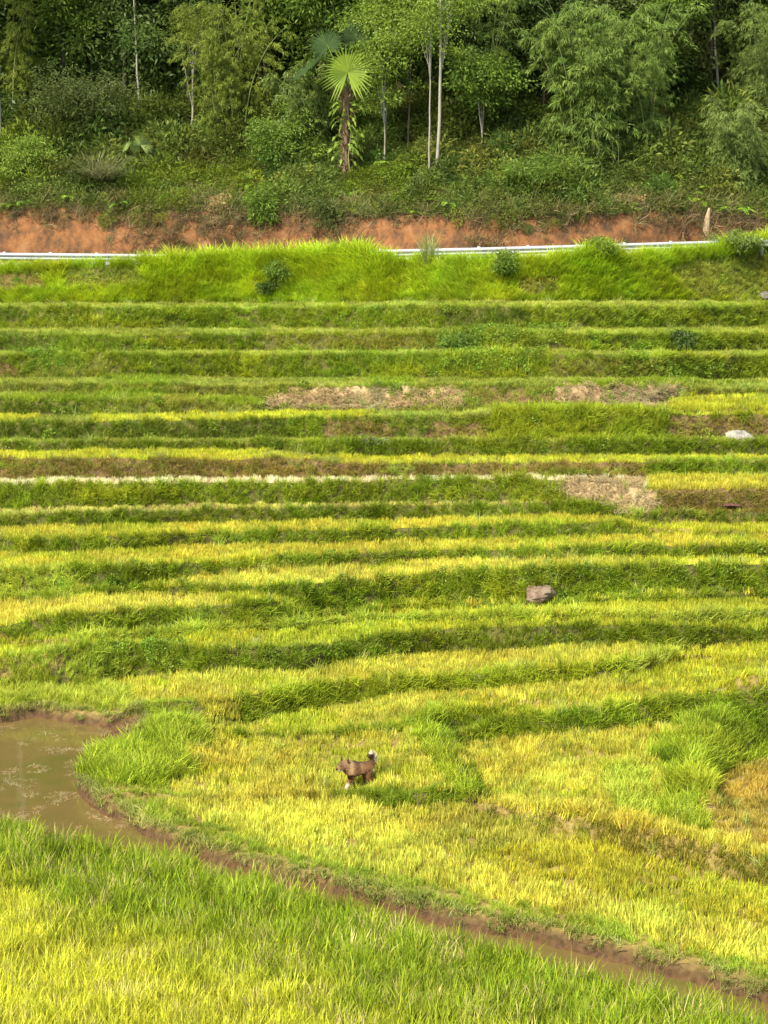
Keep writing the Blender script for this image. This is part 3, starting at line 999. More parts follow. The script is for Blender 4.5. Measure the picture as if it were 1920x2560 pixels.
def leaf_quads(P, D_, L, W, r, fold=0.0):
    """one rhombic leaf per point: base P, direction D, length L, width W"""
    n = len(P)
    D_ = D_ / (np.linalg.norm(D_, axis=1)[:, None] + 1e-9)
    rv = r.normal(0, 1, (n, 3))
    rv[:, 2] *= .35
    side = np.cross(D_, np.cross(D_, rv) + 0 * D_)
    side = np.cross(D_, rv)
    side /= np.linalg.norm(side, axis=1)[:, None] + 1e-9
    a = P
    mid = P + D_ * (L * .45)[:, None]
    b = mid + side * (W / 2)[:, None]
    c = P + D_ * L[:, None]
    c[:, 2] -= fold * L
    d_ = mid - side * (W / 2)[:, None]
    V = np.stack([a, b, c, d_], 1).reshape(-1, 3)
    q = np.arange(n * 4).reshape(n, 4)
    return V, q


def dome_leaves(n, rx, rz, L, W, seed, fill=.5, droop=.2):
    r = np.random.default_rng(seed)
    d = r.normal(0, 1, (n, 3))
    d[:, 2] = np.abs(d[:, 2])
    d /= np.linalg.norm(d, axis=1)[:, None]
    # lumpy radius
    lump = 1 + .35 * fbm(d[:, 0] * 2.2 + seed, d[:, 1] * 2.2 + d[:, 2] * 2, seed, 2)
    rad = (fill + (1 - fill) * r.random(n) ** .5) * lump
    P = d * rad[:, None] * np.array([rx, rx, rz])
    D_ = d + r.normal(0, .6, (n, 3))
    D_[:, 2] -= droop
    V, q = leaf_quads(P, D_, L * r.uniform(.6, 1.3, n), W * r.uniform(.7, 1.2, n), r, .15)
    return V, q, np.repeat(r.random(n), 4)


SETS = {}


def make_set(name, mat, gens):
    c = bpy.data.collections.new(name + '_set')
    for k, (V, q, t_, bv) in enumerate(gens):
        me = mesh_np('%s_tuft' % name, V, q, t_, {'bv': ('FLOAT', bv)})
        me.materials.append(mat)
        o = bpy.data.objects.new('%s_tuft_%s' % (name, 'abcdefgh'[k]), me)
        c.objects.link(o)
    SETS[name] = c


make_set('stub', M_GRASS, [blade_tuft(20, .085, .22, .55, .0135, .22, .10, 1.2, 100 + k) for k in range(6)])
make_set('grass', M_GRASS, [blade_tuft(28, .10, .27, .5, .0105, .45, .4, 1.3, 200 + k) for k in range(6)])
make_set('turf', M_GRASS, [blade_tuft(26, .12, .17, .5, .010, .6, .5, 1.2, 300 + k) for k in range(5)])
make_set('straw', M_GRASS, [blade_tuft(16, .14, .34, .5, .014, 1.0, .1, 1.0, 400 + k, True) for k in range(5)])
make_set('tall', M_GRASS, [blade_tuft(26, .16, 1.0, .5, .024, .28, .5, 1.3, 500 + k) for k in range(6)])
make_set('paddy', M_GRASS, [blade_tuft(20, .09, .64, .5, .017, .22, .25, 1.0, 600 + k) for k in range(6)])


def wd(*a, **k):
    V, q, bv = dome_leaves(*a, **k)
    return V, q, None, bv


make_set('weed', M_WEED, [wd(110, .2, .22, .07, .04, 700 + k) for k in range(5)])
make_set('bush', M_WEED, [wd(420, .55, .62, .15, .055, 800 + k) for k in range(3)] + [wd(380, .6, .7, .22, .04, 810 + k) for k in range(3)])
make_set('drygrass', M_GRASS, [blade_tuft(14, .12, .5, .6, .016, .6, .9, 1, 900 + k) for k in range(4)])
make_set('debris', M_GRASS, [blade_tuft(6, .10, .2, .7, .012, 1.0, .1, 1, 950 + k, True) for k in range(4)])


def fern(seed):
    r = np.random.default_rng(seed)
    Vs, Qs, B = [], [], []
    off = 0
    for k in range(9):
        az = r.uniform(0, 6.28)
        L = r.uniform(.6, 1.0)
        m_ = 22
        s_ = np.linspace(.12, 1, m_)
        ho = L * s_
        z = L * (.95 * s_ - .85 * s_ ** 2)
        c = np.stack([ho * math.cos(az), ho * math.sin(az), z], 1)
        for sgn in (-1, 1):
            D_ = np.stack([np.full(m_, math.cos(az) * .5 - sgn * math.sin(az)), np.full(m_, math.sin(az) * .5 + sgn * math.cos(az)), np.full(m_, -.25)], 1)
            V, q = leaf_quads(c, D_, .26 * L * (1.1 - s_ * .8), np.full(m_, .035), r, .1)
            Vs.append(V)
            Qs.append(q + off)
            off += len(V)
            B.append(np.full(len(V), r.random()))
    return np.concatenate(Vs), np.concatenate(Qs), None, np.concatenate(B)


make_set('fern', M_WEED, [fern(970 + k) for k in range(3)])

# ------------------------------------------------------------------ road, cut bank and hill behind
TB = np.linspace(-.62, .62, 400)
ry0 = np.interp(TB, T, road_y0)
rz0 = np.interp(TB, T, road_z)
kern = np.ones(41) / 41
ry0 = np.convolve(np.pad(ry0, 20, 'edge'), kern, 'valid')
rz0 = np.convolve(np.pad(rz0, 20, 'edge'), kern, 'valid')
ry0 = ry0.mean() + (ry0 - ry0.mean()) * .6
ry1 = ry0 + 5.0
foot_y = ry1 + .4
cut_px = [0, 150, 330, 480, 640, 760, 900, 1040, 1180, 1320, 1450, 1600, 1740, 1830, 1920]
cut_py = [522, 518, 528, 528, 535, 538, 542, 535, 540, 540, 538, 528, 525, 535, 550]
pxT = px_of(TB, 540)
spy = slope_of(np.interp(pxT, cut_px, cut_py) + 5 * fbm(TB * 40, 2.0, 91, 3))
cut_h = np.maximum(1.2, foot_y * (spy) - rz0) / (1 - .5 * spy)
top_y = foot_y + .5 * cut_h
top_z = rz0 + cut_h
print('road mid', ry0[200], rz0[200], 'cut h', cut_h[200], 'top z', top_z[200])


def hill_z(t, y):
    ty = np.interp(t, TB, top_y)
    tz = np.interp(t, TB, top_z)
    d = np.maximum(0, y - ty)
    x = t * y
    return tz + .42 * d + .012 * np.minimum(d, 25) ** 2 * .9 + .35 * fbm(x * .3, y * .3, 93, 3) * np.clip(d / 2, 0, 1)


def grid_mesh(name, Ys, Zs, t, mat):
    Ys, Zs = np.array(Ys), np.array(Zs)
    X = t[None] * Ys
    P = np.stack([X, Ys, Zs + CZ], -1)
    a, b = Ys.shape
    i_ = np.arange(a * b).reshape(a, b)
    q = np.stack([i_[:-1, :-1], i_[:-1, 1:], i_[1:, 1:], i_[1:, :-1]], -1).reshape(-1, 4)
    return link(name, mesh_np(name, P.reshape(-1, 3), q, smooth=True), mat), P


# verge from the last crest to the road
ych = np.interp(TB, T, ystart)
zch = np.interp(TB, T, zc - .08)
ych = np.minimum(ych, ry0 - .1)
o_, _ = grid_mesh('verge', [ych - .05, (ych + ry0) / 2, ry0], [zch - .01, (zch + rz0) / 2, rz0 - .02], TB,
                  noise_material('verge_soil', [(.10, .09, .03), (.16, .14, .05)], 2))
tag(o_, 'narrow strip of ground between terrace top and road', kind='structure')
o_, _ = grid_mesh('road', [ry0, ry0 + 2.5, ry1], [rz0, rz0 + .04, rz0], TB, noise_material('road_concrete', [(.34, .33, .30), (.42, .41, .38)], 1.5, .85, .1))
tag(o_, 'pale narrow road running behind the guardrail', kind='structure')

# cut bank of bare orange soil
m, n_, l_ = newmat('orange_soil')
tc = n_.new('ShaderNodeTexCoord')
mp = n_.new('ShaderNodeMapping')
mp.inputs['Scale'].default_value = (1.1, 1, .7)
l_.new(tc.outputs['Object'], mp.inputs[0])
nz = n_.new('ShaderNodeTexNoise')
nz.inputs['Scale'].default_value = 1.3
nz.inputs['Detail'].default_value = 9
nz.inputs['Roughness'].default_value = .7
l_.new(mp.outputs[0], nz.inputs['Vector'])
cr_ = n_.new('ShaderNodeValToRGB')
els = cr_.color_ramp.elements
els.new(.5)
els.new(.6)
for e_, (p_, c_) in zip(els, [(.33, (.06, .038, .02)), (.43, (.10, .052, .024)), (.56, (.20, .088, .032)), (.72, (.23, .13, .065))]):
    e_.position = p_
    e_.color = (*c_, 1)
l_.new(nz.outputs[0], cr_.inputs[0])
pb = n_.new('ShaderNodeBsdfPrincipled')
pb.inputs['Roughness'].default_value = .95
pb.inputs['Specular IOR Level'].default_value = .1
l_.new(cr_.outputs[0], pb.inputs['Base Color'])
bu_ = n_.new('ShaderNodeBump')
bu_.inputs['Strength'].default_value = .9
bu_.inputs['Distance'].default_value = .12
l_.new(nz.outputs[0], bu_.inputs['Height'])
l_.new(bu_.outputs[0], pb.inputs['Normal'])
om = n_.new('ShaderNodeOutputMaterial')
l_.new(pb.outputs[0], om.inputs[0])
Yr, Zr = [ry1, foot_y], [rz0, rz0 + .02]
for j in range(1, 15):
    f = j / 14
    x_ = TB * foot_y
    Yr.append(foot_y + (top_y - foot_y) * f ** 1.3 + .12 * fbm(x_ * 1.3, f * 3, 95, 3))
    Zr.append(rz0 + cut_h * f)
o_, SBP = grid_mesh('soil_bank', Yr, Zr, TB, m)
tag(o_, 'bare orange earth cut above the road', kind='structure')
Yh, Zh = [], []
for j in range(90):
    d = (j / 89) ** 1.6 * 170
    yy = top_y + d
    Yh.append(yy)
    Zh.append(hill_z(TB, yy) if j else top_z)
Yh[0] = Yr[-1]
o_, HP = grid_mesh('hillside', Yh, Zh, TB, noise_material('forest_floor', [(.035, .03, .015), (.08, .05, .025), (.05, .06, .02)], .8, .95, .5))
tag(o_, 'steep forest floor rising behind the road', kind='structure')


def hill_at(px, py, extra=0.0):
    """world point where the pixel meets the hillside"""
    t = t_of(px, py)
    s = slope_of(py)
    y = float(np.interp(t, TB, top_y)) + .05
    while hill_z(t, y) < s * y and y < 160:
        y += .05
    y += extra
    return Vector((t * y, y, float(hill_z(t, y)) + CZ))


# ------------------------------------------------------------------ guardrail
M_STEEL = noise_material('galvanised_steel', [(.24, .25, .25), (.38, .39, .38)], 2, .6, .05, spec=.2)
rail_px = [(-250, 634), (0, 632), (230, 634), (463, 637), (700, 634), (977, 624), (1200, 619), (1450, 612), (1680, 605), (2150, 592)]
rt_ = np.array([t_of(px, py) for px, py in rail_px])
ryy = np.interp(rt_, TB, ry0) - .25
rzz = np.array([slope_of(py) for _, py in rail_px]) * ryy
gx = rt_ * ryy
gr_root = empty('guardrail', (0, float(ryy.mean()), float(rzz.mean() + CZ - .75)))
tag(gr_root, 'pale steel guardrail along the road above the terraces, half hidden by grass', 'guardrail')
base = np.array(gr_root.location)
prof = [(0, 0), (-.03, -.03), (-.085, -.06), (-.085, -.11), (-.02, -.145), (-.02, -.175), (-.085, -.21), (-.085, -.26), (-.03, -.29), (0, -.32)]
xs_ = np.arange(gx[0], gx[-1], .5)
yl = np.interp(xs_, gx, ryy)
zl = np.interp(xs_, gx, rzz) + CZ
V = []
for x, y, z in zip(xs_, yl, zl):
    for dy_, dz_ in prof:
        V.append((x - base[0], y + dy_ - base[1], z + dz_ - base[2]))
npf = len(prof)
Q = [(i * npf + j, (i + 1) * npf + j, (i + 1) * npf + j + 1, i * npf + j + 1) for i in range(len(xs_) - 1) for j in range(npf - 1)]
me = mesh_np('rail', np.array(V), Q)
ro = link('rail', me, M_STEEL, gr_root)
md = ro.modifiers.new('thickness', 'SOLIDIFY')
md.thickness = .006


def tube(path, radii, seg=7, cap=True):
    path = np.array(path, float)
    n = len(path)
    tang = np.gradient(path, axis=0)
    tang /= np.linalg.norm(tang, axis=1)[:, None] + 1e-9
    up_ = np.array([0, 1, 0.1]) if abs(tang[0][2]) > .6 else np.array([0, 0, 1.])
    a = np.cross(tang, up_)
    a /= np.linalg.norm(a, axis=1)[:, None] + 1e-9
    b = np.cross(tang, a)
    ang = np.linspace(0, 2 * math.pi, seg, endpoint=False)
    V = (path[:, None] + (np.cos(ang)[None, :, None] * a[:, None] + np.sin(ang)[None, :, None] * b[:, None]) * np.array(radii)[:, None, None]).reshape(-1, 3)
    Q = []
    for i in range(n - 1):
        for j in range(seg):
            k = (j + 1) % seg
            Q.append((i * seg + j, i * seg + k, (i + 1) * seg + k, (i + 1) * seg + j))
    return V, np.array(Q)


def join(parts):
    Vs, Qs, off = [], [], 0
    for V, q in parts:
        Vs.append(V)
        Qs.append(np.array(q) + off)
        off += len(V)
    return np.concatenate(Vs), np.concatenate(Qs)


def box_verts(cx, cy, cz, sx, sy, sz):
    V = np.array([(x, y, z) for z in (-1, 1) for y in (-1, 1) for x in (-1, 1)], float) * np.array([sx, sy, sz]) / 2 + np.array([cx, cy, cz])
    Q = np.array([(0, 2, 3, 1), (4, 5, 7, 6), (0, 1, 5, 4), (2, 6, 7, 3), (0, 4, 6, 2), (1, 3, 7, 5)])
    return V, Q


post_me = None
V, q = join([box_verts(0, .03, -.45, .12, .05, .95), box_verts(0, -.02, -.16, .10, .05, .22)])
post_me = mesh_np('post', V, q)
post_me.materials.append(M_STEEL)
for x in np.arange(gx[0] + .6, gx[-1], 2.0):
    po = bpy.data.objects.new('post', post_me)
    COL.objects.link(po)
    po.parent = gr_root
    po.location = (x - base[0], np.interp(x, gx, ryy) + .06 - base[1], np.interp(x, gx, rzz) + CZ - base[2] + .02)

# ------------------------------------------------------------------ plants on cut bank and hill
# soil bank cover
A = SBP
sel = (TB > -.26) & (TB < .26)
A = A[:, sel]


def sample(A, dens):
    e1 = A[:-1, 1:] - A[:-1, :-1]
    e2 = A[1:, :-1] - A[:-1, :-1]
    ar = np.linalg.norm(np.cross(e1, e2), axis=-1)
    cnt = rng.poisson(ar * dens)
    r_, c_ = np.nonzero(cnt)
    rp = cnt[r_, c_]
    r_, c_ = np.repeat(r_, rp), np.repeat(c_, rp)
    u = rng.random(len(r_))[:, None]
    v = rng.random(len(r_))[:, None]
    return (A[r_, c_] * (1 - u) + A[r_, c_ + 1] * u) * (1 - v) + (A[r_ + 1, c_] * (1 - u) + A[r_ + 1, c_ + 1] * u) * v


Q = sample(A, 46)
qx, qy = project(Q)
# share of the bank that is covered, by place along the road
cov = np.interp(qx, [0, 300, 360, 640, 690, 780, 820, 900, 950, 1130, 1190, 1300, 1500, 1700, 1750, 1900],
                [.12, .25, .85, .8, .3, .3, .8, .5, .1, .15, .8, .3, .2, .25, .8, 1.1])
cov = cov + .35 * fbm(Q[:, 0] * .9, Q[:, 2] * 1.5, 97, 3) + np.clip((565 - qy) / 50, -.3, .5)
keep = rng.random(len(Q)) < cov * .9
Q = Q[keep]
n = len(Q)
c = jitter((.19, .125, .06), n, Q, .25, .4)
gm = rng.random(n) < .6
c[gm] = jitter((.12, .14, .03), gm.sum(), Q[gm], .25, .3)
sc = rng.uniform(.6, 1.5, n)
add_plants('drygrass', Q, np.abs(rng.normal(.5, .4, n)), rng.normal(0, 1.2, n), np.stack([sc, sc, sc], 1), c, jitter((.30, .22, .12), n, Q, .25, .3), 'dry_grass')
# leafy growth spilling over the lip of the cut
QL = sample(HP[:5, sel], 5.0)
lipn = fbm(QL[:, 0] * .5, 4.4, 87, 3)
QL = QL[lipn > -.05]
lipn = lipn[lipn > -.05]
QL[:, 1] -= .35
QL[:, 2] -= .25 + .9 * np.clip(lipn, 0, 1) * rng.random(len(QL))
n = len(QL)
sc = rng.uniform(.35, .8, n)
c = jitter((.10, .125, .02), n, QL, .25, .5, 8)
add_plants('bush', QL, rng.uniform(.4, 1.2, n), rng.normal(0, .6, n), np.stack([sc, sc, sc], 1), c, c * 1.7, 'undergrowth')
# undergrowth on the slope
A = HP[:45, sel]
Q = sample(A, 5.5)
qx, qy = project(Q)
ok = (qy > -160) & (qx > -250) & (qx < 2170)
Q, qx, qy = Q[ok], qx[ok], qy[ok]
dcut = Q[:, 1] - np.interp(Q[:, 0] / Q[:, 1], TB, top_y)
keep = rng.random(len(Q)) < np.where(dcut < 9, 1.0, .35)
Q, qx, qy, dcut = Q[keep], qx[keep], qy[keep], dcut[keep]
n = len(Q)
sc = rng.uniform(.45, 1.2, n) * np.interp(dcut, [0, 1, 4, 30], [.5, .9, 1.4, 1.5]) * (1 + .7 * fbm(Q[:, 0] * .45, Q[:, 1] * .7, 99, 2))
c = jitter((.072, .105, .018), n, Q, .25, .4)
pk = rng.random(n) < .12
c[pk] = jitter((.13, .17, .03), pk.sum(), Q[pk], .2, .3)
lt = inside(qx, qy, np.array([(330, 440), (640, 440), (700, 500), (660, 545), (330, 530)], float)) | inside(qx, qy, np.array([(-50, 360), (100, 370), (110, 480), (-50, 500)], float)) | \
    inside(qx, qy, np.array([(870, 430), (1060, 430), (1010, 530), (860, 530)], float))
c[lt] = jitter((.10, .14, .014), lt.sum(), Q[lt], .15, .3)
add_plants('bush', Q, np.abs(rng.normal(.2, .25, n)), rng.normal(0, 1.5, n), np.stack([sc, sc, sc * rng.uniform(.7, 1.3, n)], 1), c, c * np.array([1.9, 1.7, 1.6]), 'undergrowth')
# fine creeping cover close to the cut
Q = sample(HP[:16, sel], 20)
n = len(Q)
sc = rng.uniform(.9, 1.9, n)
c = jitter((.088, .115, .018), n, Q, .25, .4, 8)
dr = fbm(Q[:, 0] * .35, Q[:, 1] * .5, 98, 3) > .45
c[dr] = jitter((.26, .20, .08), dr.sum(), Q[dr], .2, .3)
add_plants('weed', Q, np.abs(rng.normal(.4, .3, n)), rng.normal(0, 1.2, n), np.stack([sc, sc, sc], 1), c, c * np.array([1.7, 1.6, 1.6]), 'undergrowth_weed')
# overhanging grass at the lip of the cut
Q = sample(HP[:6, sel], 22)
n = len(Q)
sc = rng.uniform(.7, 1.9, n)
c = jitter((.10, .13, .03), n, Q, .2, .4, 8)
add_plants('drygrass', Q, rng.uniform(.0, .8, n), rng.normal(0, .7, n), np.stack([sc, sc, sc], 1), c, jitter((.30, .26, .10), n, Q), 'undergrowth_grass')
# ferns
Q = sample(HP[:40, sel], .35)
n = len(Q)
sc = rng.uniform(.8, 1.5, n)
c = jitter((.13, .20, .02), n, Q, .2, .3, 8)
add_plants('fern', Q, rng.uniform(.0, .5, n), rng.normal(0, 1.5, n), np.stack([sc, sc, sc], 1), c, c * 1.5, 'undergrowth_fern')

# stray taller stems that break up the bank edges
mm = (rng.random(len(PP)) < .022) & ((pbank == 1) | (rng.random(len(PP)) < .25)) & ~neark
St = PP[mm]
n = len(St)
hs = rng.uniform(.25, .55, n)
dryf = rng.random(n)[:, None]
add_plants('tall', St, np.abs(rng.normal(.2, .25, n)), rng.normal(0, 1.5, n), np.stack([hs * .9, hs * .9, hs], 1),
           jitter((.20, .27, .03), n, St, .2) * (1 - dryf * .0), jitter((.46, .46, .12), n, St, .2), 'bank_stems')

# broad-leaved weeds scattered on the green banks
mm = rng.random(len(PP)) < .016
W_ = PP[mm]
wn = pnames[mm]
wok = np.isin(wn, ['BG', 'B1', 'B2', 'B3', 'B4', 'B5', 'B6', 'B7', 'B12', 'B13', 'B15']) & (pbank[mm] == 1)
W_ = W_[wok]
extra = []
# denser weed patches on upper banks (right of the middle)
for pl, cnt_ in ((cpoly(4, [(260, 430), (760, 400), (800, 470), (560, 610), (280, 590), (240, 500)]), .10), (cpoly(4, [(1000, 540), (1500, 560), (1500, 630), (1000, 620)]), .06),
                 (cpoly(3, [(100, 515), (260, 515), (280, 590), (110, 590)]), .2), (cpoly(5, [(640, 740), (820, 750), (820, 840), (660, 840)]), .25)):
    ux, uy = project(PP)
    mk = inside(ux, uy, pl) & (rng.random(len(PP)) < cnt_)
    extra.append(PP[mk])
W_ = np.concatenate([W_] + extra)
n = len(W_)
sc = rng.uniform(.6, 1.3, n)
c = jitter((.14, .20, .02), n, W_, .2, .3)
add_plants('weed', W_, np.abs(rng.normal(.3, .2, n)), rng.normal(0, 1, n), np.stack([sc, sc, sc], 1), c, c * 1.7, 'weeds')
# pale flower heads in one patch
ux, uy = project(PP)
mk = inside(ux, uy, cpoly(3, [(1540, 878), (1680, 885), (1680, 925), (1560, 915)])) & (rng.random(len(PP)) < .3)
W_ = PP[mk]
n = len(W_)
add_plants('weed', W_, np.full(n, .3), rng.normal(0, 1, n), np.full((n, 3), .55), np.tile((.7, .7, .6), (n, 1)), np.tile((.25, .3, .1), (n, 1)), 'weeds')
# floating straw on the pond
Q = []
while len(Q) < 260:
    x, y = rng.uniform(0, 330), rng.uniform(1815, 2080)
    p = on_level(x, y, ZW + CZ + .004)
    if inside(np.array([p[0]]), np.array([p[1]]), poly)[0] and vnoise(x / 40, y / 16, 4) > .58:
        Q.append(p)
Q = np.array(Q)
n = len(Q)
add_plants('debris', Q, np.zeros(n), rng.uniform(0, 6, n), np.stack([rng.uniform(.4, 1.2, n)] * 2 + [np.full(n, .15)], 1), jitter((.48, .36, .2), n, Q), jitter((.4, .3, .12), n, Q), 'floating_straw')

def ground_level(px, py):
    """height of the terrain under a photo pixel"""
    m_ = (np.abs(ipx - px) < 12)
    i_ = np.argmin(np.where(m_, np.abs(ipy - py), 1e9))
    return P3.reshape(-1, 3)[i_]


ROCKP, ROCKR = {}, {}
DOGP = on_level(897, 1972, Z0 - .2 + CZ)
rngd = np.random.default_rng(5)
for kk_, rx_, ry_, wx_ in ((1, 1364, 1478, 92), (2, 1838, 1088, 92), (3, 1912, 736, 44), (4, 1828, 1256, 44)):
    q_ = ground_level(rx_, ry_)
    ROCKP[kk_] = (float(q_[0]), float(q_[1]) - .1, float(q_[2]) + .02)
    ROCKR[kk_] = wx_ / 2 / FPX * math.hypot(q_[1], q_[2] - CZ)


def clear_of_rocks(P):
    ok = np.ones(len(P), bool)
    for k_, (x_, y_, z_) in ROCKP.items():
        r_ = ROCKR[k_]
        ok &= ~((np.abs(P[:, 0] - x_) < r_ * .85) & (P[:, 1] < y_ - .02) & (P[:, 1] > y_ - (.22 if k_ < 3 else .15)))
    # the dog has trodden down what stands right in front of it
    ok &= ~((np.abs(P[:, 0] - DOGP[0] + .02) < .34) & (P[:, 1] < DOGP[1] + .1) & (P[:, 1] > DOGP[1] - .55) & (rngd.random(len(P)) < .75))
    return ok


# ------------------------------------------------------------------ scatter objects
STUFF = {
    ('stub', 'stub'): ('rice_stubble', 'cut yellow rice stubble covering the terraced paddies', 'rice'),
    ('paddy', 'paddy'): ('rice_crop', 'tall green and yellow rice standing in the wet paddy in front of the ditch', 'rice'),
    ('grass', 'grass'): ('bank_grass', 'green grass growing over the terrace banks and levees', 'grass'),
    ('turf', 'turf'): ('short_grass', 'short grass on the terrace edges and brown banks', 'grass'),
    ('straw', 'straw'): ('dry_straw', 'pale cut straw lying on terrace edges and patches', 'straw'),
    ('tall', 'tall'): ('tall_grass', 'tall bright green grass on the slope below the guardrail', 'grass'),
    ('tall', 'bank_stems'): ('bank_stems', 'taller grass stems standing out along the terrace banks', 'grass'),
    ('weed', 'weeds'): ('weeds', 'leafy weeds scattered on the green banks', 'weeds'),
    ('debris', 'floating_straw'): ('floating_straw', 'bits of straw floating on the muddy pond', 'straw'),
    ('drygrass', 'dry_grass'): ('dry_grass', 'dry brown grass on the orange earth cut', 'grass'),
    ('bush', 'undergrowth'): ('undergrowth', 'dark green leafy undergrowth below the forest trees', 'undergrowth'),
    ('weed', 'undergrowth_weed'): ('creepers', 'low creeping leaves above the orange earth cut', 'creepers'),
    ('drygrass', 'undergrowth_grass'): ('hanging_grass', 'grass hanging over the lip of the earth cut', 'grass'),
    ('fern', 'undergrowth_fern'): ('ferns', 'ferns among the forest undergrowth', 'ferns'),
}


def scatter_tree(coll):
    ng = bpy.data.node_groups.new('scatter_' + coll.name, 'GeometryNodeTree')
    ng.interface.new_socket('Geometry', in_out='INPUT', socket_type='NodeSocketGeometry')
    ng.interface.new_socket('Geometry', in_out='OUTPUT', socket_type='NodeSocketGeometry')
    n, l = ng.nodes, ng.links
    gi, go = n.new('NodeGroupInput'), n.new('NodeGroupOutput')
    ci_ = n.new('GeometryNodeCollectionInfo')
    ci_.inputs['Collection'].default_value = coll
    ci_.inputs['Separate Children'].default_value = True
    ci_.inputs['Reset Children'].default_value = True
    ip = n.new('GeometryNodeInstanceOnPoints')
    ip.inputs['Pick Instance'].default_value = True

    def na(nm_, ty_):
        a = n.new('GeometryNodeInputNamedAttribute')
        a.data_type = ty_
        a.inputs['Name'].default_value = nm_
        return a.outputs['Attribute']
    l.new(gi.outputs[0], ip.inputs['Points'])
    l.new(ci_.outputs[0], ip.inputs['Instance'])
    l.new(na('idx', 'INT'), ip.inputs['Instance Index'])
    l.new(na('rot', 'FLOAT_VECTOR'), ip.inputs['Rotation'])
    l.new(na('scl', 'FLOAT_VECTOR'), ip.inputs['Scale'])
    l.new(ip.outputs[0], go.inputs[0])
    return ng


TREES = {}
for key, d in plants.items():
    st, ob = key
    P = np.concatenate(d['P'])
    n = len(P)
    ok_ = clear_of_rocks(P)
    P = P[ok_]
    n = len(P)
    for f_ in ('rot', 'scl', 'idx', 'col', 'colb'):
        d[f_] = [np.concatenate(d[f_])[ok_]]
    c4 = lambda a: np.concatenate([np.clip(np.concatenate(a), 0, .9), np.ones((n, 1))], 1)
    me = mesh_np(STUFF[key][0], P, None, None, {
        'rot': ('FLOAT_VECTOR', np.concatenate(d['rot'])), 'scl': ('FLOAT_VECTOR', np.concatenate(d['scl'])),
        'idx': ('INT', np.concatenate(d['idx'])), 'col': ('FLOAT_COLOR', c4(d['col'])), 'colb': ('FLOAT_COLOR', c4(d['colb']))})
    o = link(STUFF[key][0], me)
    tag(o, STUFF[key][1], STUFF[key][2], kind='stuff')
    if st not in TREES:
        TREES[st] = scatter_tree(SETS[st])
    md = o.modifiers.new('scatter', 'NODES')
    md.node_group = TREES[st]
    print('scatter', key, n)

# ------------------------------------------------------------------ rocks


def rock(name_key, px, py_base, wpx, hpx, z, mat, seed, depth=.7, label='', cat='rock'):
    p = ROCKP[name_key]
    ppm = FPX / math.hypot(p[1], p[2] - CZ)
    wx, hz = wpx / ppm, hpx / ppm
    bm = bmesh.new()
    bmesh.ops.create_icosphere(bm, subdivisions=5, radius=1)
    r = random.Random(seed)
    planes = []
    for _ in range(11):
        nv = Vector((r.gauss(0, 1), r.gauss(0, 1), r.gauss(0, .8))).normalized()
        planes.append((nv, r.uniform(.62, .9)))
    for v in bm.verts:
        c = v.co.copy()
        for nv, dd in planes:
            k = c.dot(nv)
            if k > dd:
                c -= nv * (k - dd) * .92
        q = np.array([c])
        c *= 1 + .13 * float(fbm(c.x * 3.5 + seed, c.y * 3 + c.z * 5, seed, 4))
        v.co = Vector((c.x * wx * .52, c.y * wx * .55 * depth, c.z * hz * (.8 if name_key < 3 else .7)))
    for f in bm.faces:
        f.smooth = False
    me = bpy.data.meshes.new('boulder')
    bm.to_mesh(me)
    bm.free()
    me.materials.append(mat)
    o = bpy.data.objects.new('boulder', me)
    COL.objects.link(o)
    o.location = (p[0], p[1], p[2] - hz * .42)
    tag(o, label, cat)
    return o


RK1 = noise_material('pink_stone', [(.06, .045, .033), (.15, .095, .062), (.20, .15, .095), (.09, .08, .06)], 3.0, .85, .6)
RK2 = noise_material('pale_stone', [(.12, .105, .09), (.24, .22, .185), (.30, .28, .22), (.14, .13, .11)], 3.5, .85, .6)
rock(1, 1364, 1488, 92, 40, 0, RK1, 5, .8, 'brownish pink boulder with a crack at the foot of a green bank', 'boulder')
rock(2, 1838, 1090, 92, 32, 0, RK2, 12, .8, 'whitish boulder on the terrace near the right edge', 'boulder')
rock(3, 1912, 738, 44, 18, 0, noise_material('grey_stone', [(.10, .09, .07), (.20, .18, .14)], 5), 23, .8, 'small greyish stone low on the tall grass slope at the right edge', 'boulder')
rock(4, 1828, 1258, 44, 8, 0, noise_material('red_stone', [(.07, .03, .02), (.14, .07, .05)], 5), 31, .8, 'flat dark red stone in the brown bank at the right', 'boulder')

# ------------------------------------------------------------------ forest things
LEAFM = {
    'feather': tree_leaf_material('feathery_leaf', (.15, .20, .022), (.29, .34, .055), .4),
    'bamboo': tree_leaf_material('bamboo_leaf', (.09, .155, .024), (.23, .31, .06), .35),
    'bamboopale': tree_leaf_material('pale_bamboo_leaf', (.11, .165, .032), (.24, .30, .07), .35),
    'broad': tree_leaf_material('broad_leaf', (.08, .145, .018), (.18, .26, .035), .35, .4),
    'broadlight': tree_leaf_material('light_broad_leaf', (.13, .21, .022), (.26, .34, .05), .4, .45),
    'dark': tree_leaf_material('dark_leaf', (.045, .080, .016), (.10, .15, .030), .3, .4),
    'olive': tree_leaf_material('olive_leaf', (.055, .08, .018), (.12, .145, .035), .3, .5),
}
BARKP = noise_material('pale_bark', [(.16, .15, .10), (.30, .28, .21), (.22, .20, .14)], 2.5, .85, .3, stretch=(1, 1, .5))
BARKD = noise_material('dark_bark', [(.07, .055, .035), (.14, .11, .07)], 3, .9, .4)
BARKG = noise_material('bamboo_culm', [(.13, .17, .05), (.24, .27, .10)], 3, .5, .1)


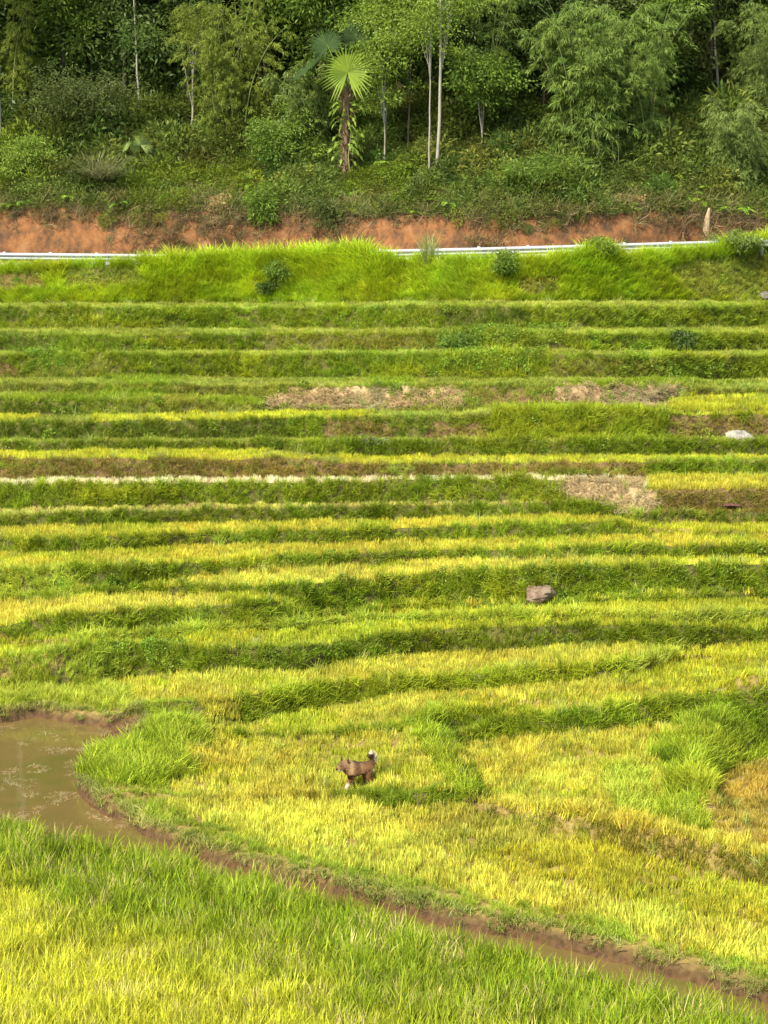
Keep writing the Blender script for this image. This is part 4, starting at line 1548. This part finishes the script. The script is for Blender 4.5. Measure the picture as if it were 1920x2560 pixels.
def spray_leaves(n, c, rx, ry, rz, L, W, r, clusters, droop=.5, csize=.45, hang=False):
    """leaf clumps spread through an ellipsoid, leaves fanning from twig ends"""
    d = r.normal(0, 1, (clusters, 3))
    d /= np.linalg.norm(d, axis=1)[:, None]
    rad = r.random(clusters) ** .42
    cc_ = d * rad[:, None] * np.array([rx, ry, rz]) * (1 + .3 * r.normal(0, 1, (clusters, 1))) + np.array(c)
    k = r.integers(0, clusters, n)
    off = r.normal(0, 1, (n, 3)) * csize * r.uniform(.5, 1.3, clusters)[k][:, None] * np.array([1, 1, .55])
    P = cc_[k] + off
    D_ = off / csize + r.normal(0, .8, (n, 3))
    D_[:, 2] -= droop * (2.5 if hang else 1)
    V, q = leaf_quads(P, D_, L * r.uniform(.6, 1.3, n), W * r.uniform(.7, 1.3, n), r, .12)
    cv = r.random(clusters)[k]
    bv = np.repeat(np.clip(.6 * cv + .4 * r.random(n), 0, 1), 4)
    return V, q, bv, cc_


def crown_obj(parent, V, q, bv, mat, name='crown'):
    me = mesh_np(name, V, q, None, {'bv': ('FLOAT', bv)})
    me.materials.append(mat)
    return link(name, me, None, parent)


def wob_path(p0, p1, n, amp, r):
    s_ = np.linspace(0, 1, n)[:, None]
    P = np.array(p0) * (1 - s_) + np.array(p1) * s_
    w1 = np.cumsum(r.normal(0, amp * .35, (n, 3)), axis=0)
    w1 -= w1[0] + (w1[-1] - w1[0]) * s_
    w1[:, 2] *= .2
    return P + w1


def tree(base, height, rad, lean, crown_c, crown_r, nleaf, L, W, mat, bark, label, cat='tree', seed=1, clusters=60, csize=.45, droop=.5, hang=False, group=None, name='forest_tree', limbs=8, lowcut=.35):
    r = np.random.default_rng(seed)
    root = empty(name, base)
    tag(root, label, cat, group)
    top = (lean[0], lean[1], height)
    path = wob_path((0, 0, -.6), top, 14, rad * .8, r)
    radii = rad * .62 * np.linspace(1.15, .35, 14)
    parts = [tube(path, radii, 8)]
    V, q, bv, cc_ = spray_leaves(nleaf, crown_c, *crown_r, L, W, r, clusters, droop, csize, hang)
    for k in range(min(limbs, clusters)):
        i = r.integers(int(14 * lowcut), 13)
        e = cc_[r.integers(0, clusters)]
        mid = (path[i] + e) / 2 + np.array([0, 0, .25 * abs(e[2] - path[i][2]) + .1])
        parts.append(tube([path[i], (path[i] + mid) / 2, mid, (mid + e) / 2, e], [radii[i] * .55, radii[i] * .4, radii[i] * .3, radii[i] * .2, .008], 5))
    link('trunk', mesh_np('trunk', *join(parts), smooth=True), bark, root)
    crown_obj(root, V, q, bv, mat)
    return root


def bamboo(base, nculm, height, spread, arch, nleaf, mat, label, seed, lowleaf=.12, name='bamboo_clump', crad=.032, L=.24, W=.034, bias=(0, -.5)):
    r = np.random.default_rng(seed)
    root = empty(name, base)
    tag(root, label, 'bamboo')
    tw = []
    dirs = []
    for k in range(nculm):
        a = r.uniform(0, 6.283)
        bx, by = r.normal(0, spread * .22, 2)
        h = height * r.uniform(.55, 1.1)
        out = np.array([math.cos(a), math.sin(a)]) * arch * r.uniform(.3, 1.2) * h * .3 + np.array(bias) * r.uniform(0, 1.2)
        s_ = np.linspace(0, 1, 14)
        P = np.stack([bx + out[0] * (.25 * s_ + s_ ** 2.6), by + out[1] * (.25 * s_ + s_ ** 2.6), -.3 + h * (s_ - .10 * arch * s_ ** 4)], 1)
        V, q = tube(P, crad * r.uniform(.7, 1.2) * np.linspace(1, .2, 14), 5)
        link('culm', mesh_np('culm', V, q, smooth=True), BARKG, root)
        # leafy side branches: drooping sprays in clumps
        m_ = int(r.uniform(16, 26))
        s2 = lowleaf + (1 - lowleaf) * r.random(m_) ** .8
        for s1 in s2:
            p = np.array([np.interp(s1, s_, P[:, j]) for j in range(3)])
            az = r.uniform(0, 6.28) if r.random() < .5 else a + r.normal(0, .8)
            ln = r.uniform(.4, 1.5) * (1.15 - .5 * s1)
            dirs.append((p, az, ln))
    nb = len(dirs)
    per = max(4, nleaf // nb)
    p0 = np.array([d[0] for d in dirs])
    az = np.array([d[1] for d in dirs])
    ln = np.array([d[2] for d in dirs])
    k = np.repeat(np.arange(nb), per)
    # leaves gathered in little hands along each drooping branch
    hand = r.integers(0, 6, len(k))
    hs = (.25 + .75 * (hand + _perm[(k * 31 + hand * 7) & 65535]) / 6.5)
    haz = az[k] + (_perm[(k * 57 + hand * 13) & 65535] - .5) * 1.2
    P = p0[k] + np.stack([np.cos(haz) * ln[k] * hs, np.sin(haz) * ln[k] * hs, ln[k] * (.35 * hs - .75 * hs ** 2)], 1)
    P += r.normal(0, .035, P.shape)
    fa = haz + r.normal(0, .9, len(k))
    D_ = np.stack([np.cos(fa) * .8, np.sin(fa) * .8, -.65 + .5 * r.normal(0, 1, len(k))], 1)
    V, q = leaf_quads(P, D_, L * r.uniform(.6, 1.25, len(k)), W * r.uniform(.7, 1.2, len(k)), r, .18)
    cv = _perm[(k * 101) & 65535]
    bv = np.repeat(np.clip(.55 * cv + .45 * r.random(len(k)), 0, 1), 4)
    crown_obj(root, V, q, bv, mat, 'foliage')
    return root


PPM = 50.0      # photo pixels per metre at the forest edge
B = hill_at
# bamboo clumps
bamboo(B(1480, 425), 30, 8.5, 2.2, 1.0, 34000, LEAFM['bamboo'], 'large deep green bamboo clump right of the middle with bare culms showing below', 11, L=.32, W=.046)
bamboo(B(1600, 395), 18, 8.0, 1.6, .9, 20000, LEAFM['bamboo'], 'deep green bamboo clump behind and right of the large one', 12)
bamboo(B(1845, 470), 16, 4.9, 1.3, 1.0, 20000, LEAFM['bamboopale'], 'low drooping bamboo clump hanging towards the earth cut at the right', 13, lowleaf=.05)
bamboo(B(1890, 330), 20, 7.5, 1.6, .9, 22000, LEAFM['bamboopale'], 'pale feathery bamboo at the upper right corner', 14, L=.2, W=.028)
bamboo(B(570, 350), 26, 8.8, 1.9, 1.0, 40000, LEAFM['feather'], 'yellowish feathery bamboo clump left of the fan palm', 15, L=.19, W=.026)
bamboo(B(60, 290), 22, 8.0, 1.9, 1.0, 32000, LEAFM['feather'], 'yellowish feathery bamboo clump in the upper left corner', 16, L=.19, W=.026)
bamboo(B(770, 380), 10, 5.0, 1.2, 1.1, 9000, LEAFM['bamboopale'], 'small pale bamboo with long leaves just left of the fan palm', 17, L=.3, W=.045)
bamboo(B(1240, 150 + 190), 8, 8.0, 1.6, .9, 9000, LEAFM['bamboo'], 'thin dark bamboo left of the large deep green clump', 18)


def slim(px, pyb, h, rad, lean, label, seed, crown=None, mat='broad', nleaf=5000, extra=0, bark=BARKP, L=.16, W=.08, clusters=40, csize=.4, limbs=9, lowcut=.35, name='slender_tree'):
    b = B(px, pyb, extra)
    c, rr3 = crown or ((lean[0], lean[1], h), (1.6, 1.6, 1.8))
    return tree(b, h, rad, lean, c, rr3, nleaf, L, W, LEAFM[mat], bark, label, 'tree', seed, clusters, csize, name=name, limbs=limbs, lowcut=lowcut)


slim(350, 335, 11, .085, (-.2, 0), 'tall slender tree with a pale straight trunk at the left of the forest', 21, mat='broad')
slim(472, 365, 5.5, .10, (.5, .2), 'short tree with a leaning pale trunk under the yellowish feathery bamboo', 22, ((.6, .3, 5.6), (1.5, 1.2, 1.3)), 'feather', 5000, L=.18, W=.03)
slim(1096, 432, 12, .125, (.12, 0), 'tallest straight pale trunked tree right of the fan palm', 23, ((.2, .4, 8.0), (2.2, 1.6, 2.4)), 'broadlight', 5000, L=.15, W=.06, lowcut=.4, clusters=40)
slim(1072, 440, 7.2, .07, (.12, 0), 'thin whitish trunked tree just left of the tallest pale trunk', 24, ((-.2, .3, 6.8), (1.1, 1, 1.2)), 'broadlight', 2500, L=.15, W=.06, lowcut=.6)
slim(963, 428, 5.2, .065, (-.15, .2), 'small tree with light green layered leaves between fan palm and pale trunks', 25, ((.05, .4, 5.4), (1.5, 1.2, 2.4)), 'broadlight', 7000, L=.16, W=.07, clusters=70, csize=.32)
slim(1212, 405, 5.0, .05, (-.5, .3), 'small tree with spreading broad leaves in the shade right of the pale trunks', 26, ((-.2, .3, 3.9), (1.7, 1.3, 1.2)), 'broad', 6500, L=.18, W=.08, clusters=60, csize=.32)
slim(1800, 270, 8.5, .11, (-.4, .2), 'pale forked tree showing at the top right between bamboos', 27, ((-.5, .8, 6.5), (1.6, 1, 1.2)), 'olive', 2000, L=.14, W=.06, clusters=24, lowcut=.4)
slim(3, 405, 10, .11, (0, .1), 'pale trunked tree at the left edge of the forest', 28, mat='olive')
slim(230, 270, 10, .06, (.1, .1), 'thin dark stemmed tree between left bamboo and slender pale tree', 29, mat='dark', bark=BARKD)
slim(1020, 380, 9.5, .07, (.2, .3), 'leafy light green tree behind the fan palm, spreading at the top', 30, ((-.3, .5, 7.2), (2.4, 1.4, 1.8)), 'broadlight', 9000, L=.17, W=.07, clusters=80, csize=.34, bark=BARKD)
slim(200, 380, 3.2, .05, (.3, .1), 'low olive green bushy tree in the left undergrowth', 31, ((.1, 0, 2.6), (2.2, 1.4, 1.3)), 'olive', 9000, L=.17, W=.05, clusters=80)
slim(60, 470, 2.2, .04, (.1, .1), 'light green shrub at the left edge above the earth cut', 32, ((.1, 0, 1.4), (1.3, 1, 1.0)), 'broadlight', 6500, L=.13, W=.06, clusters=60, csize=.25, name='shrub')
slim(700, 430, 2.6, .04, (.1, .1), 'dark leafy shrub between feathery bamboo and fan palm', 33, ((.1, 0, 1.6), (1.8, 1, 1.2)), 'broad', 8000, L=.16, W=.06, clusters=60, csize=.3, name='shrub')
slim(1330, 490, 1.6, .04, (.1, .1), 'drooping green shrub above the orange cut under the large bamboo', 34, ((0, 0, .9), (1.8, .9, .8)), 'broad', 8000, L=.26, W=.035, clusters=60, csize=.3, name='shrub')
slim(655, 560, .9, .02, (0, -.1), 'leafy sapling hanging over the orange cut left of the middle', 35, ((.0, -.5, .5), (.5, .4, 1.1)), 'broad', 1800, L=.24, W=.05, clusters=24, csize=.2, name='sapling', bark=BARKD)
slim(820, 545, .6, .02, (0, -.1), 'second sapling hanging over the orange cut below the fan palm', 36, ((.0, -.4, .1), (.5, .35, .8)), 'olive', 1200, L=.22, W=.045, clusters=20, csize=.2, name='sapling', bark=BARKD)

# deep forest trees: four kinds, copied up the slope
protos = []
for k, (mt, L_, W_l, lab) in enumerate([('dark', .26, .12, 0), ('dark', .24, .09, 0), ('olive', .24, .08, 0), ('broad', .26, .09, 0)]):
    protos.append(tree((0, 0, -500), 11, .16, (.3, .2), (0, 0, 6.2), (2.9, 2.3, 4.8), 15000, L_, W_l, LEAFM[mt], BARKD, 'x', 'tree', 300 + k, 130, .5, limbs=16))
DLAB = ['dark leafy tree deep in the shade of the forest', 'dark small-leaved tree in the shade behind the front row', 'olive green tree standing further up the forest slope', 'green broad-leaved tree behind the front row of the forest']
kidx = 0
used = set()
spots = []
for row, (dy, stepx) in enumerate([(9.5, 3.2), (13.5, 3.0), (19, 3.8)]):
    x = -25 + 1.3 * row
    while x < 26:
        spots.append((x + random.uniform(-.7, .7), dy + random.uniform(-1.2, 1.2), row))
        x += stepx
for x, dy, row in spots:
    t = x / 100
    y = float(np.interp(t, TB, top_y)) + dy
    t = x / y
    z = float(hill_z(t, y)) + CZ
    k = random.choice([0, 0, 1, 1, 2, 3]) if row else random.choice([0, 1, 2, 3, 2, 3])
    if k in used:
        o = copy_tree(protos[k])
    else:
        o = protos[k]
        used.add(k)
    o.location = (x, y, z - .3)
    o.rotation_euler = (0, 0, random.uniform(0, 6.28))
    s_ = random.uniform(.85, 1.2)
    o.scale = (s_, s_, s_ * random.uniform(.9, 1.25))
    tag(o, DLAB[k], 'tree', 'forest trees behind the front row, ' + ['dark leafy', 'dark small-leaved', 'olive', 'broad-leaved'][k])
for k in range(4):
    if k not in used:
        for ch in list(protos[k].children):
            bpy.data.objects.remove(ch)
        bpy.data.objects.remove(protos[k])

# ------------------------------------------------------------------ fan palms
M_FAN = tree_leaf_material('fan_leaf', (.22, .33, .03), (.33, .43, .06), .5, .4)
M_FAND = tree_leaf_material('shaded_fan_leaf', (.025, .05, .012), (.045, .075, .02), .2, .8)  # same leaf for the rear fronds, shade painted into its colour
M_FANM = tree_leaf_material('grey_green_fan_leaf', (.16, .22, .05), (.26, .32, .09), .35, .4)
M_PALMT = noise_material('palm_fibre', [(.06, .04, .025), (.20, .13, .07), (.12, .08, .04)], 6, .95, .8, stretch=(1, 1, .4))


def fan_leaf(R_, n=38, span=330, cup=.18, seed=0):
    """pleated blade in the local XZ plane facing -Y, hub at the origin"""
    r = np.random.default_rng(seed)
    V, Q, bv = [], [], []
    a0 = 90 + span / 2
    for k in range(n):
        a1 = R(a0 - span * k / n)
        a2 = R(a0 - span * (k + 1) / n)
        am = (a1 + a2) / 2
        Rk = R_ * r.uniform(.88, 1.04)
        rs = R_ * .56
        b = len(V)

        def pt(a, rad, dy):
            return (math.cos(a) * rad, dy - cup * rad ** 2 / R_, math.sin(a) * rad)
        wv_ = .012 * R_
        V += [(0, 0, 0), pt(a1, rs, .03), pt(am, rs, -.03), pt(a2, rs, .03)]
        tip = pt(am + R(r.normal(0, 2.4)), Rk, 0)
        tip = (tip[0], tip[1] - r.uniform(0, .1), tip[2] - r.uniform(0, .2) * R_)
        V += [tip]
        Q += [(b, b + 1, b + 2), (b, b + 2, b + 3)]
        # the free finger narrows from the joined blade
        f1, f2 = a1 * .75 + am * .25, a2 * .75 + am * .25
        V += [pt(f1, rs, .015), pt(f2, rs, .015)]
        Q += [(b + 5, b + 4, b + 2), (b + 2, b + 4, b + 6)]
        bv += [r.random()] * 7
    return np.array(V), np.array(Q), np.array(bv)


def add_fan(root, loc, R_, rot, mat, seed, stalk_from, span=330):
    V, t_, bv = fan_leaf(R_, seed=seed, span=span)
    me = mesh_np('frond', V, None, t_, {'bv': ('FLOAT', bv)})
    me.materials.append(mat)
    o = link('frond', me, None, root, loc)
    o.rotation_euler = rot
    p = np.array(stalk_from)
    e = np.array(loc)
    mid = (p + e) / 2 + np.array([0, 0, .1])
    V, q = tube([p, mid, e], [.03, .022, .016], 6)
    V = V - np.array(loc)
    # stalk drawn in the palm's space
    s = link('stalk', mesh_np('stalk', V + np.array(loc), q, smooth=True), M_FANM, root)
    return o


def palm_trunk(root, h, rad, seed):
    r = np.random.default_rng(seed)
    path = wob_path((0, 0, -.4), (0, 0, h), 12, .015, r)
    parts = [tube(path, rad * np.linspace(.8, .55, 12), 10)]
    V, q = join(parts)
    link('trunk', mesh_np('trunk', V, q, smooth=True), M_PALMT, root)
    # old leaf bases
    n = 330
    z = r.uniform(0, h, n)
    a = r.uniform(0, 6.28, n)
    P = np.stack([np.cos(a) * rad * .5, np.sin(a) * rad * .5, z], 1)
    D_ = np.stack([np.cos(a) * .55, np.sin(a) * .55, r.uniform(.1, 1.0, n)], 1)
    V, q = leaf_quads(P, D_, r.uniform(.2, .42, n), np.full(n, .09), r, -.1)
    me = mesh_np('leaf_bases', V, q, None, {'bv': ('FLOAT', np.repeat(r.random(n), 4))})
    me.materials.append(tree_leaf_material('dead_leaf_base', (.09, .055, .03), (.27, .19, .10), .15, .8))
    link('leaf_bases', me, None, root)


pb_ = B(866, 458)
pal = empty('fan_palm', pb_)
tag(pal, 'fan palm with one big round bright yellow-green frond on a shaggy brown trunk', 'palm')
palm_trunk(pal, 4.2, .26, 3)
add_fan(pal, (.08, -.45, 4.95), 1.42, (R(-6), 0, R(-4)), M_FAN, 4, (0, 0, 4.2))
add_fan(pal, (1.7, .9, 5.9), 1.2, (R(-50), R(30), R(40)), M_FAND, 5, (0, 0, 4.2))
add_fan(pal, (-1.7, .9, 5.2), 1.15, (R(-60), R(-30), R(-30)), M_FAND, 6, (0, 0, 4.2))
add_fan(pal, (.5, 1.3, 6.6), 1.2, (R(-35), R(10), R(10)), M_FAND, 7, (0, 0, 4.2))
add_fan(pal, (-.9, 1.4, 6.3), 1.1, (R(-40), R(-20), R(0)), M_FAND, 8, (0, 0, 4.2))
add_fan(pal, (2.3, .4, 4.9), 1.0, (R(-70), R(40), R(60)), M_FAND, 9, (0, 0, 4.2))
# climbing plant on the palm trunk
rg = np.random.default_rng(44)
cl = empty('climbing_plant', pb_)
tag(cl, 'leafy climber with broad pale leaves growing round the fan palm trunk', 'climber')
n = 46
z = rg.uniform(1.0, 3.6, n)
a = rg.uniform(3.3, 6.1, n)
P = np.stack([np.cos(a) * .3, np.sin(a) * .3, z], 1)
D_ = np.stack([np.cos(a) * 1.0, np.sin(a) * .6, rg.uniform(-.4, .5, n)], 1)
Va, qa, ba = [], [], []
off = 0
for seg in range(3):
    V, q = leaf_quads(P, D_, np.full(n, .30), np.full(n, .13), rg, .2)
    Va.append(V)
    qa.append(q + off)
    off += len(V)
    ba.append(np.repeat(rg.random(n), 4))
    P = P + D_ / np.linalg.norm(D_, axis=1)[:, None] * .2
    D_ = D_ + np.array([0, 0, -.55])
crown_obj(cl, np.concatenate(Va), np.concatenate(qa), np.concatenate(ba), LEAFM['broadlight'], 'leaves')
V, q = tube([(0.2, -.28, 0), (.1, -.33, 1.2), (.22, -.3, 2.2), (.05, -.3, 3.5)], [.03, .025, .02, .01], 6)
link('stem', mesh_np('stem', V, q), BARKG, cl)

pb2 = B(352, 425)
pal2 = empty('fan_palm', pb2)
tag(pal2, 'small low fan palm with grey-green fronds in the left undergrowth', 'palm')
V, q = tube([(0, 0, -.3), (0, 0, .5)], [.14, .1], 8)
link('trunk', mesh_np('trunk', V, q), M_PALMT, pal2)
add_fan(pal2, (.05, -.3, 1.15), .66, (R(-20), 0, R(5)), M_FANM, 14, (0, 0, .4), 300)
add_fan(pal2, (.1, -.8, .35), .6, (R(-75), R(10), R(5)), M_FANM, 15, (0, 0, .4), 300)
add_fan(pal2, (-.7, -.3, .9), .55, (R(-50), R(-30), R(-30)), M_FANM, 16, (0, 0, .4), 300)
add_fan(pal2, (.7, -.2, .6), .5, (R(-55), R(40), R(30)), M_FANM, 17, (0, 0, .4), 300)

# big arching grass clump over the cut
pg = B(250, 470)
cg = empty('grass_clump', pg)
tag(cg, 'large arching clump of grey-green grass hanging over the earth cut at the left', 'grass clump')
V, q, t_, bv = blade_tuft(900, .45, 2.3, .5, .03, .45, .95, 1, 77)
me = mesh_np('blades', V, q, t_, {'bv': ('FLOAT', bv)})
me.materials.append(tree_leaf_material('arching_grass', (.15, .18, .05), (.34, .32, .16), .35, .5))
link('blades', me, None, cg, (0, 0, -.1))
# feathery grass tuft in front of the guardrail
def bank_pt(px, py):
    return Vector(ground_level(px, py))


fg_ = bank_pt(1063, 665)
o = empty('grass_clump', fg_)
tag(o, 'upright pale feathery grass tuft in front of the guardrail right of the middle', 'grass clump')
V, q, t_, bv = blade_tuft(160, .25, 1.7, .5, .016, .15, .35, 1, 78)
me = mesh_np('blades', V, q, t_, {'bv': ('FLOAT', bv)})
me.materials.append(tree_leaf_material('pale_grass', (.22, .27, .06), (.40, .42, .16), .35, .5))
link('blades', me, None, o)

# bushes on the tall grass slope
for (px, py, w_, h_, lab, sd_, mt) in [(708, 712, .62, 1.05, 'dark rounded bush in the tall grass left of the middle', 51, 'broad'),
                                   (1262, 706, .5, 1.15, 'dark upright bush in the tall grass right of the middle', 52, 'broad'),
                                   (670, 735, .4, .45, 'low dark weed bush below the rounded bush on the grass slope', 53, 'dark'),
                                   (1500, 650, .7, .9, 'bright green bush beside the guardrail at the right', 54, 'broadlight'),
                                   (1850, 640, 1.0, .9, 'loose pale green bush at the right end of the grass slope', 55, 'bamboopale'),
                                   (1690, 862, .6, .5, 'low dark leafy bush on a terrace bank towards the right', 56, 'dark'),
                                   (1150, 872, .8, .5, 'spreading green bush on the third bank right of the middle', 57, 'broad')]:
    p = bank_pt(px, py)
    bo = empty('bush', p)
    tag(bo, lab, 'bush')
    r = np.random.default_rng(sd_)
    V, q, bv, cc_ = spray_leaves(int(2600 * w_ * 1.6), (0, -.1, h_ * .52), w_ * .8, w_ * .6, h_ * .42, .13, .045, r, 26, .2, .16)
    crown_obj(bo, V, q, bv, LEAFM[mt])
    parts = [tube([(0, 0, -.1), (e[0] * .4, e[1] * .4, e[2] * .5), tuple(e)], [.02, .012, .005], 5) for e in cc_[:7]]
    link('stem', mesh_np('stem', *join(parts)), BARKD, bo)

# dead pale stump on the cut
ps = None
t = t_of(1764, 570)
y = float(np.interp(t, TB, (foot_y + top_y) / 2)) - .1
p0 = Vector((t * y, y, slope_of(585) * y + CZ))
V, q = tube([(0, 0, -.3), (.02, 0, .3), (.08, 0, .75), (.14, -.03, 1.15)], [.2, .17, .12, .05], 9)
so_ = link('tree_stump', mesh_np('tree_stump', V, q, smooth=True), noise_material('dead_wood', [(.30, .20, .10), (.50, .38, .22)], 5, .9, .6, stretch=(1, 1, .3)), None, p0)
tag(so_, 'broken pale dead stump on the orange cut at the right', 'stump')

# ------------------------------------------------------------------ the dog


def build_dog(loc, rz):
    root = empty('dog', loc, rz)
    tag(root, 'brown and cream dog with curled tail walking in the stubble', 'dog')
    nodes = {
        'pelvis': ((.19, 0, .43), .150), 'belly': ((.05, 0, .435), .138), 'chest': ((-.11, 0, .42), .170), 'neck': ((-.205, -.02, .49), .150),
        'head': ((-.295, -.04, .555), .138), 'brow': ((-.345, -.06, .53), .105), 'snout': ((-.41, -.085, .49), .055), 'nose': ((-.45, -.10, .48), .040),
        'shL': ((-.14, .085, .34), .075), 'elL': ((-.12, .09, .235), .055), 'wrL': ((-.10, .09, .12), .040), 'paL': ((-.10, .09, .03), .040),
        'shR': ((-.15, -.085, .34), .075), 'elR': ((-.18, -.09, .24), .055), 'wrR': ((-.23, -.09, .13), .042), 'paR': ((-.27, -.09, .035), .044),
        'hiL': ((.21, .085, .38), .105), 'knL': ((.17, .095, .25), .065), 'hoL': ((.25, .095, .15), .042), 'hpL': ((.23, .095, .03), .040),
        'hiR': ((.22, -.085, .38), .105), 'knR': ((.20, -.095, .25), .065), 'hoR': ((.30, -.095, .16), .042), 'hpR': ((.30, -.095, .03), .040),
        't1': ((.30, 0, .53), .050), 't2': ((.345, 0, .61), .058), 't3': ((.345, 0, .69), .066), 't4': ((.29, 0, .735), .058), 't5': ((.245, 0, .69), .042), 't6': ((.245, 0, .64), .026),
    }
    edges = [('pelvis', 'belly'), ('belly', 'chest'), ('chest', 'neck'), ('neck', 'head'), ('head', 'brow'), ('brow', 'snout'), ('snout', 'nose'),
             ('chest', 'shL'), ('shL', 'elL'), ('elL', 'wrL'), ('wrL', 'paL'), ('chest', 'shR'), ('shR', 'elR'), ('elR', 'wrR'), ('wrR', 'paR'),
             ('pelvis', 'hiL'), ('hiL', 'knL'), ('knL', 'hoL'), ('hoL', 'hpL'), ('pelvis', 'hiR'), ('hiR', 'knR'), ('knR', 'hoR'), ('hoR', 'hpR'),
             ('pelvis', 't1'), ('t1', 't2'), ('t2', 't3'), ('t3', 't4'), ('t4', 't5'), ('t5', 't6')]
    keys = list(nodes)
    me = bpy.data.meshes.new('body_skeleton')
    me.from_pydata([nodes[k][0] for k in keys], [(keys.index(a), keys.index(b)) for a, b in edges], [])
    ob = bpy.data.objects.new('body', me)
    COL.objects.link(ob)
    sk = ob.modifiers.new('skin', 'SKIN')
    sk.use_smooth_shade = True
    sb = ob.modifiers.new('subsurf', 'SUBSURF')
    sb.levels = 2
    sb.render_levels = 2
    for i, k in enumerate(keys):
        sv = me.skin_vertices[0].data[i]
        rr_ = nodes[k][1]
        sv.radius = (rr_, rr_)
        sv.use_root = (k == 'pelvis')
    dg = bpy.context.evaluated_depsgraph_get()
    ev = ob.evaluated_get(dg)
    bme = bpy.data.meshes.new_from_object(ev)
    bpy.data.objects.remove(ob)
    nv = len(bme.vertices)
    co = np.zeros(nv * 3)
    bme.vertices.foreach_get('co', co)
    co = co.reshape(-1, 3)
    x, y, z = co.T
    brown = np.array((.155, .074, .028))
    dk = np.array((.05, .028, .016))
    tan = np.array((.38, .25, .12))
    cream = np.array((.55, .46, .30))
    c = np.tile(brown, (nv, 1))

    def mix(mask, col):
        k = np.clip(mask, 0, 1)[:, None]
        c[:] = c * (1 - k) + col * k
    mix((z - .50) / .05 * (x > -.2) * (x < .3) * .6, dk)
    mix(np.exp(-((x + .17) / .06) ** 2) * (np.abs(y) > .04) * (z > .36) * .9, tan)
    mix(np.exp(-((x - .06) / .035) ** 2) * (np.abs(y) > .05) * (z > .33) * .2, tan)
    mix((.20 - z) / .06, cream)
    mix((x < -.2) * (z > .44) * .2, tan)
    mix(np.exp(-((x + .37) / .05) ** 2) * (z > .53) * .7, dk)
    mix((z < .485) * (x < -.34) * 1.0, cream)
    mix(np.clip((x - .335) / .02, 0, 1) * (z > .53), cream)
    mix(np.clip((z - .72) / .03, 0, 1) * (x > .24), cream)
    mix(np.clip((x - .27) / .03, 0, 1) * (z < .44) * (z > .3) * .5, cream)
    mix((x < -.47) * 1.0, np.array((.01, .01, .01)))
    f = 1 + .25 * fbm(x * 22, z * 14 + y * 9, 5, 3)
    c = np.clip(c * f[:, None], 0, .8)
    a = bme.attributes.new('fur', 'FLOAT_COLOR', 'POINT')
    a.data.foreach_set('color', np.concatenate([c, np.ones((nv, 1))], 1).astype(np.float32).ravel())
    m, n, l = newmat('dog_fur')
    at = attr(n, 'fur')
    p = n.new('ShaderNodeBsdfPrincipled')
    p.inputs['Roughness'].default_value = .85
    p.inputs['Specular IOR Level'].default_value = .2
    l.new(at.outputs['Color'], p.inputs['Base Color'])
    out = n.new('ShaderNodeOutputMaterial')
    l.new(p.outputs[0], out.inputs[0])
    bme.materials.clear()
    body = link('body', bme, m, root)
    # fur fringe: short strands over body, longer on the tail
    bme.calc_loop_triangles()
    r = np.random.default_rng(9)
    nn = np.zeros(nv * 3)
    bme.vertices.foreach_get('normal', nn)
    nn = nn.reshape(-1, 3)
    pick = r.integers(0, nv, 9000)
    P = co[pick] + r.normal(0, .006, (9000, 3))
    N_ = nn[pick]
    D_ = N_ * .8 + np.array([.7, 0, -.35]) + r.normal(0, .25, (9000, 3))
    tailm = (co[pick][:, 0] > .28) & (co[pick][:, 2] > .5)
    D_[tailm] = N_[tailm] + np.array([.1, 0, .3])
    headm = co[pick][:, 0] < -.3
    L_ = np.where(tailm, .05, np.where(headm, .010, .02)) * np.where(co[pick][:, 2] < .2, .4, 1)
    V, q = leaf_quads(P - N_ * .004, D_, L_, np.full(9000, .008), r)
    fc = np.repeat(np.concatenate([c[pick] * r.uniform(.75, 1.35, (9000, 1)), np.ones((9000, 1))], 1), 4, axis=0)
    link('fur', mesh_np('fur', V, q, None, {'fur': ('FLOAT_COLOR', np.clip(fc, 0, .9))}), m, root)
    # ears, nose, eyes
    dkm = noise_material('dog_dark', [(.03, .015, .01), (.07, .03, .02)], 20)
    for s_ in (-1, 1):
        bm = bmesh.new()
        bmesh.ops.create_cone(bm, cap_ends=True, segments=8, radius1=.05, radius2=.008, depth=.09)
        for v in bm.verts:
            v.co.x *= .5
        bmesh.ops.rotate(bm, verts=bm.verts, cent=(0, 0, 0), matrix=Matrix.Rotation(s_ * -.25, 3, 'X'))
        me_ = bpy.data.meshes.new('ear')
        bm.to_mesh(me_)
        bm.free()
        link('ear', me_, dkm, root, (-.28 - s_ * .05, -.05 + s_ * .075, .675))
        bm = bmesh.new()
        bmesh.ops.create_uvsphere(bm, u_segments=10, v_segments=8, radius=.013)
        me_ = bpy.data.meshes.new('eye')
        bm.to_mesh(me_)
        bm.free()
        link('eye', me_, dkm, root, (-.405 - s_ * .015, -.085 + s_ * .048, .566))
    bm = bmesh.new()
    bmesh.ops.create_uvsphere(bm, u_segments=10, v_segments=8, radius=.024)
    me_ = bpy.data.meshes.new('nose')
    bm.to_mesh(me_)
    bm.free()
    link('nose', me_, dkm, root, (-.476, -.11, .494))
    return root


dgz = Z0 - .2 + CZ
dp = on_level(890, 1975, dgz)
build_dog((dp[0] + .03, dp[1], dgz + .02), R(17))
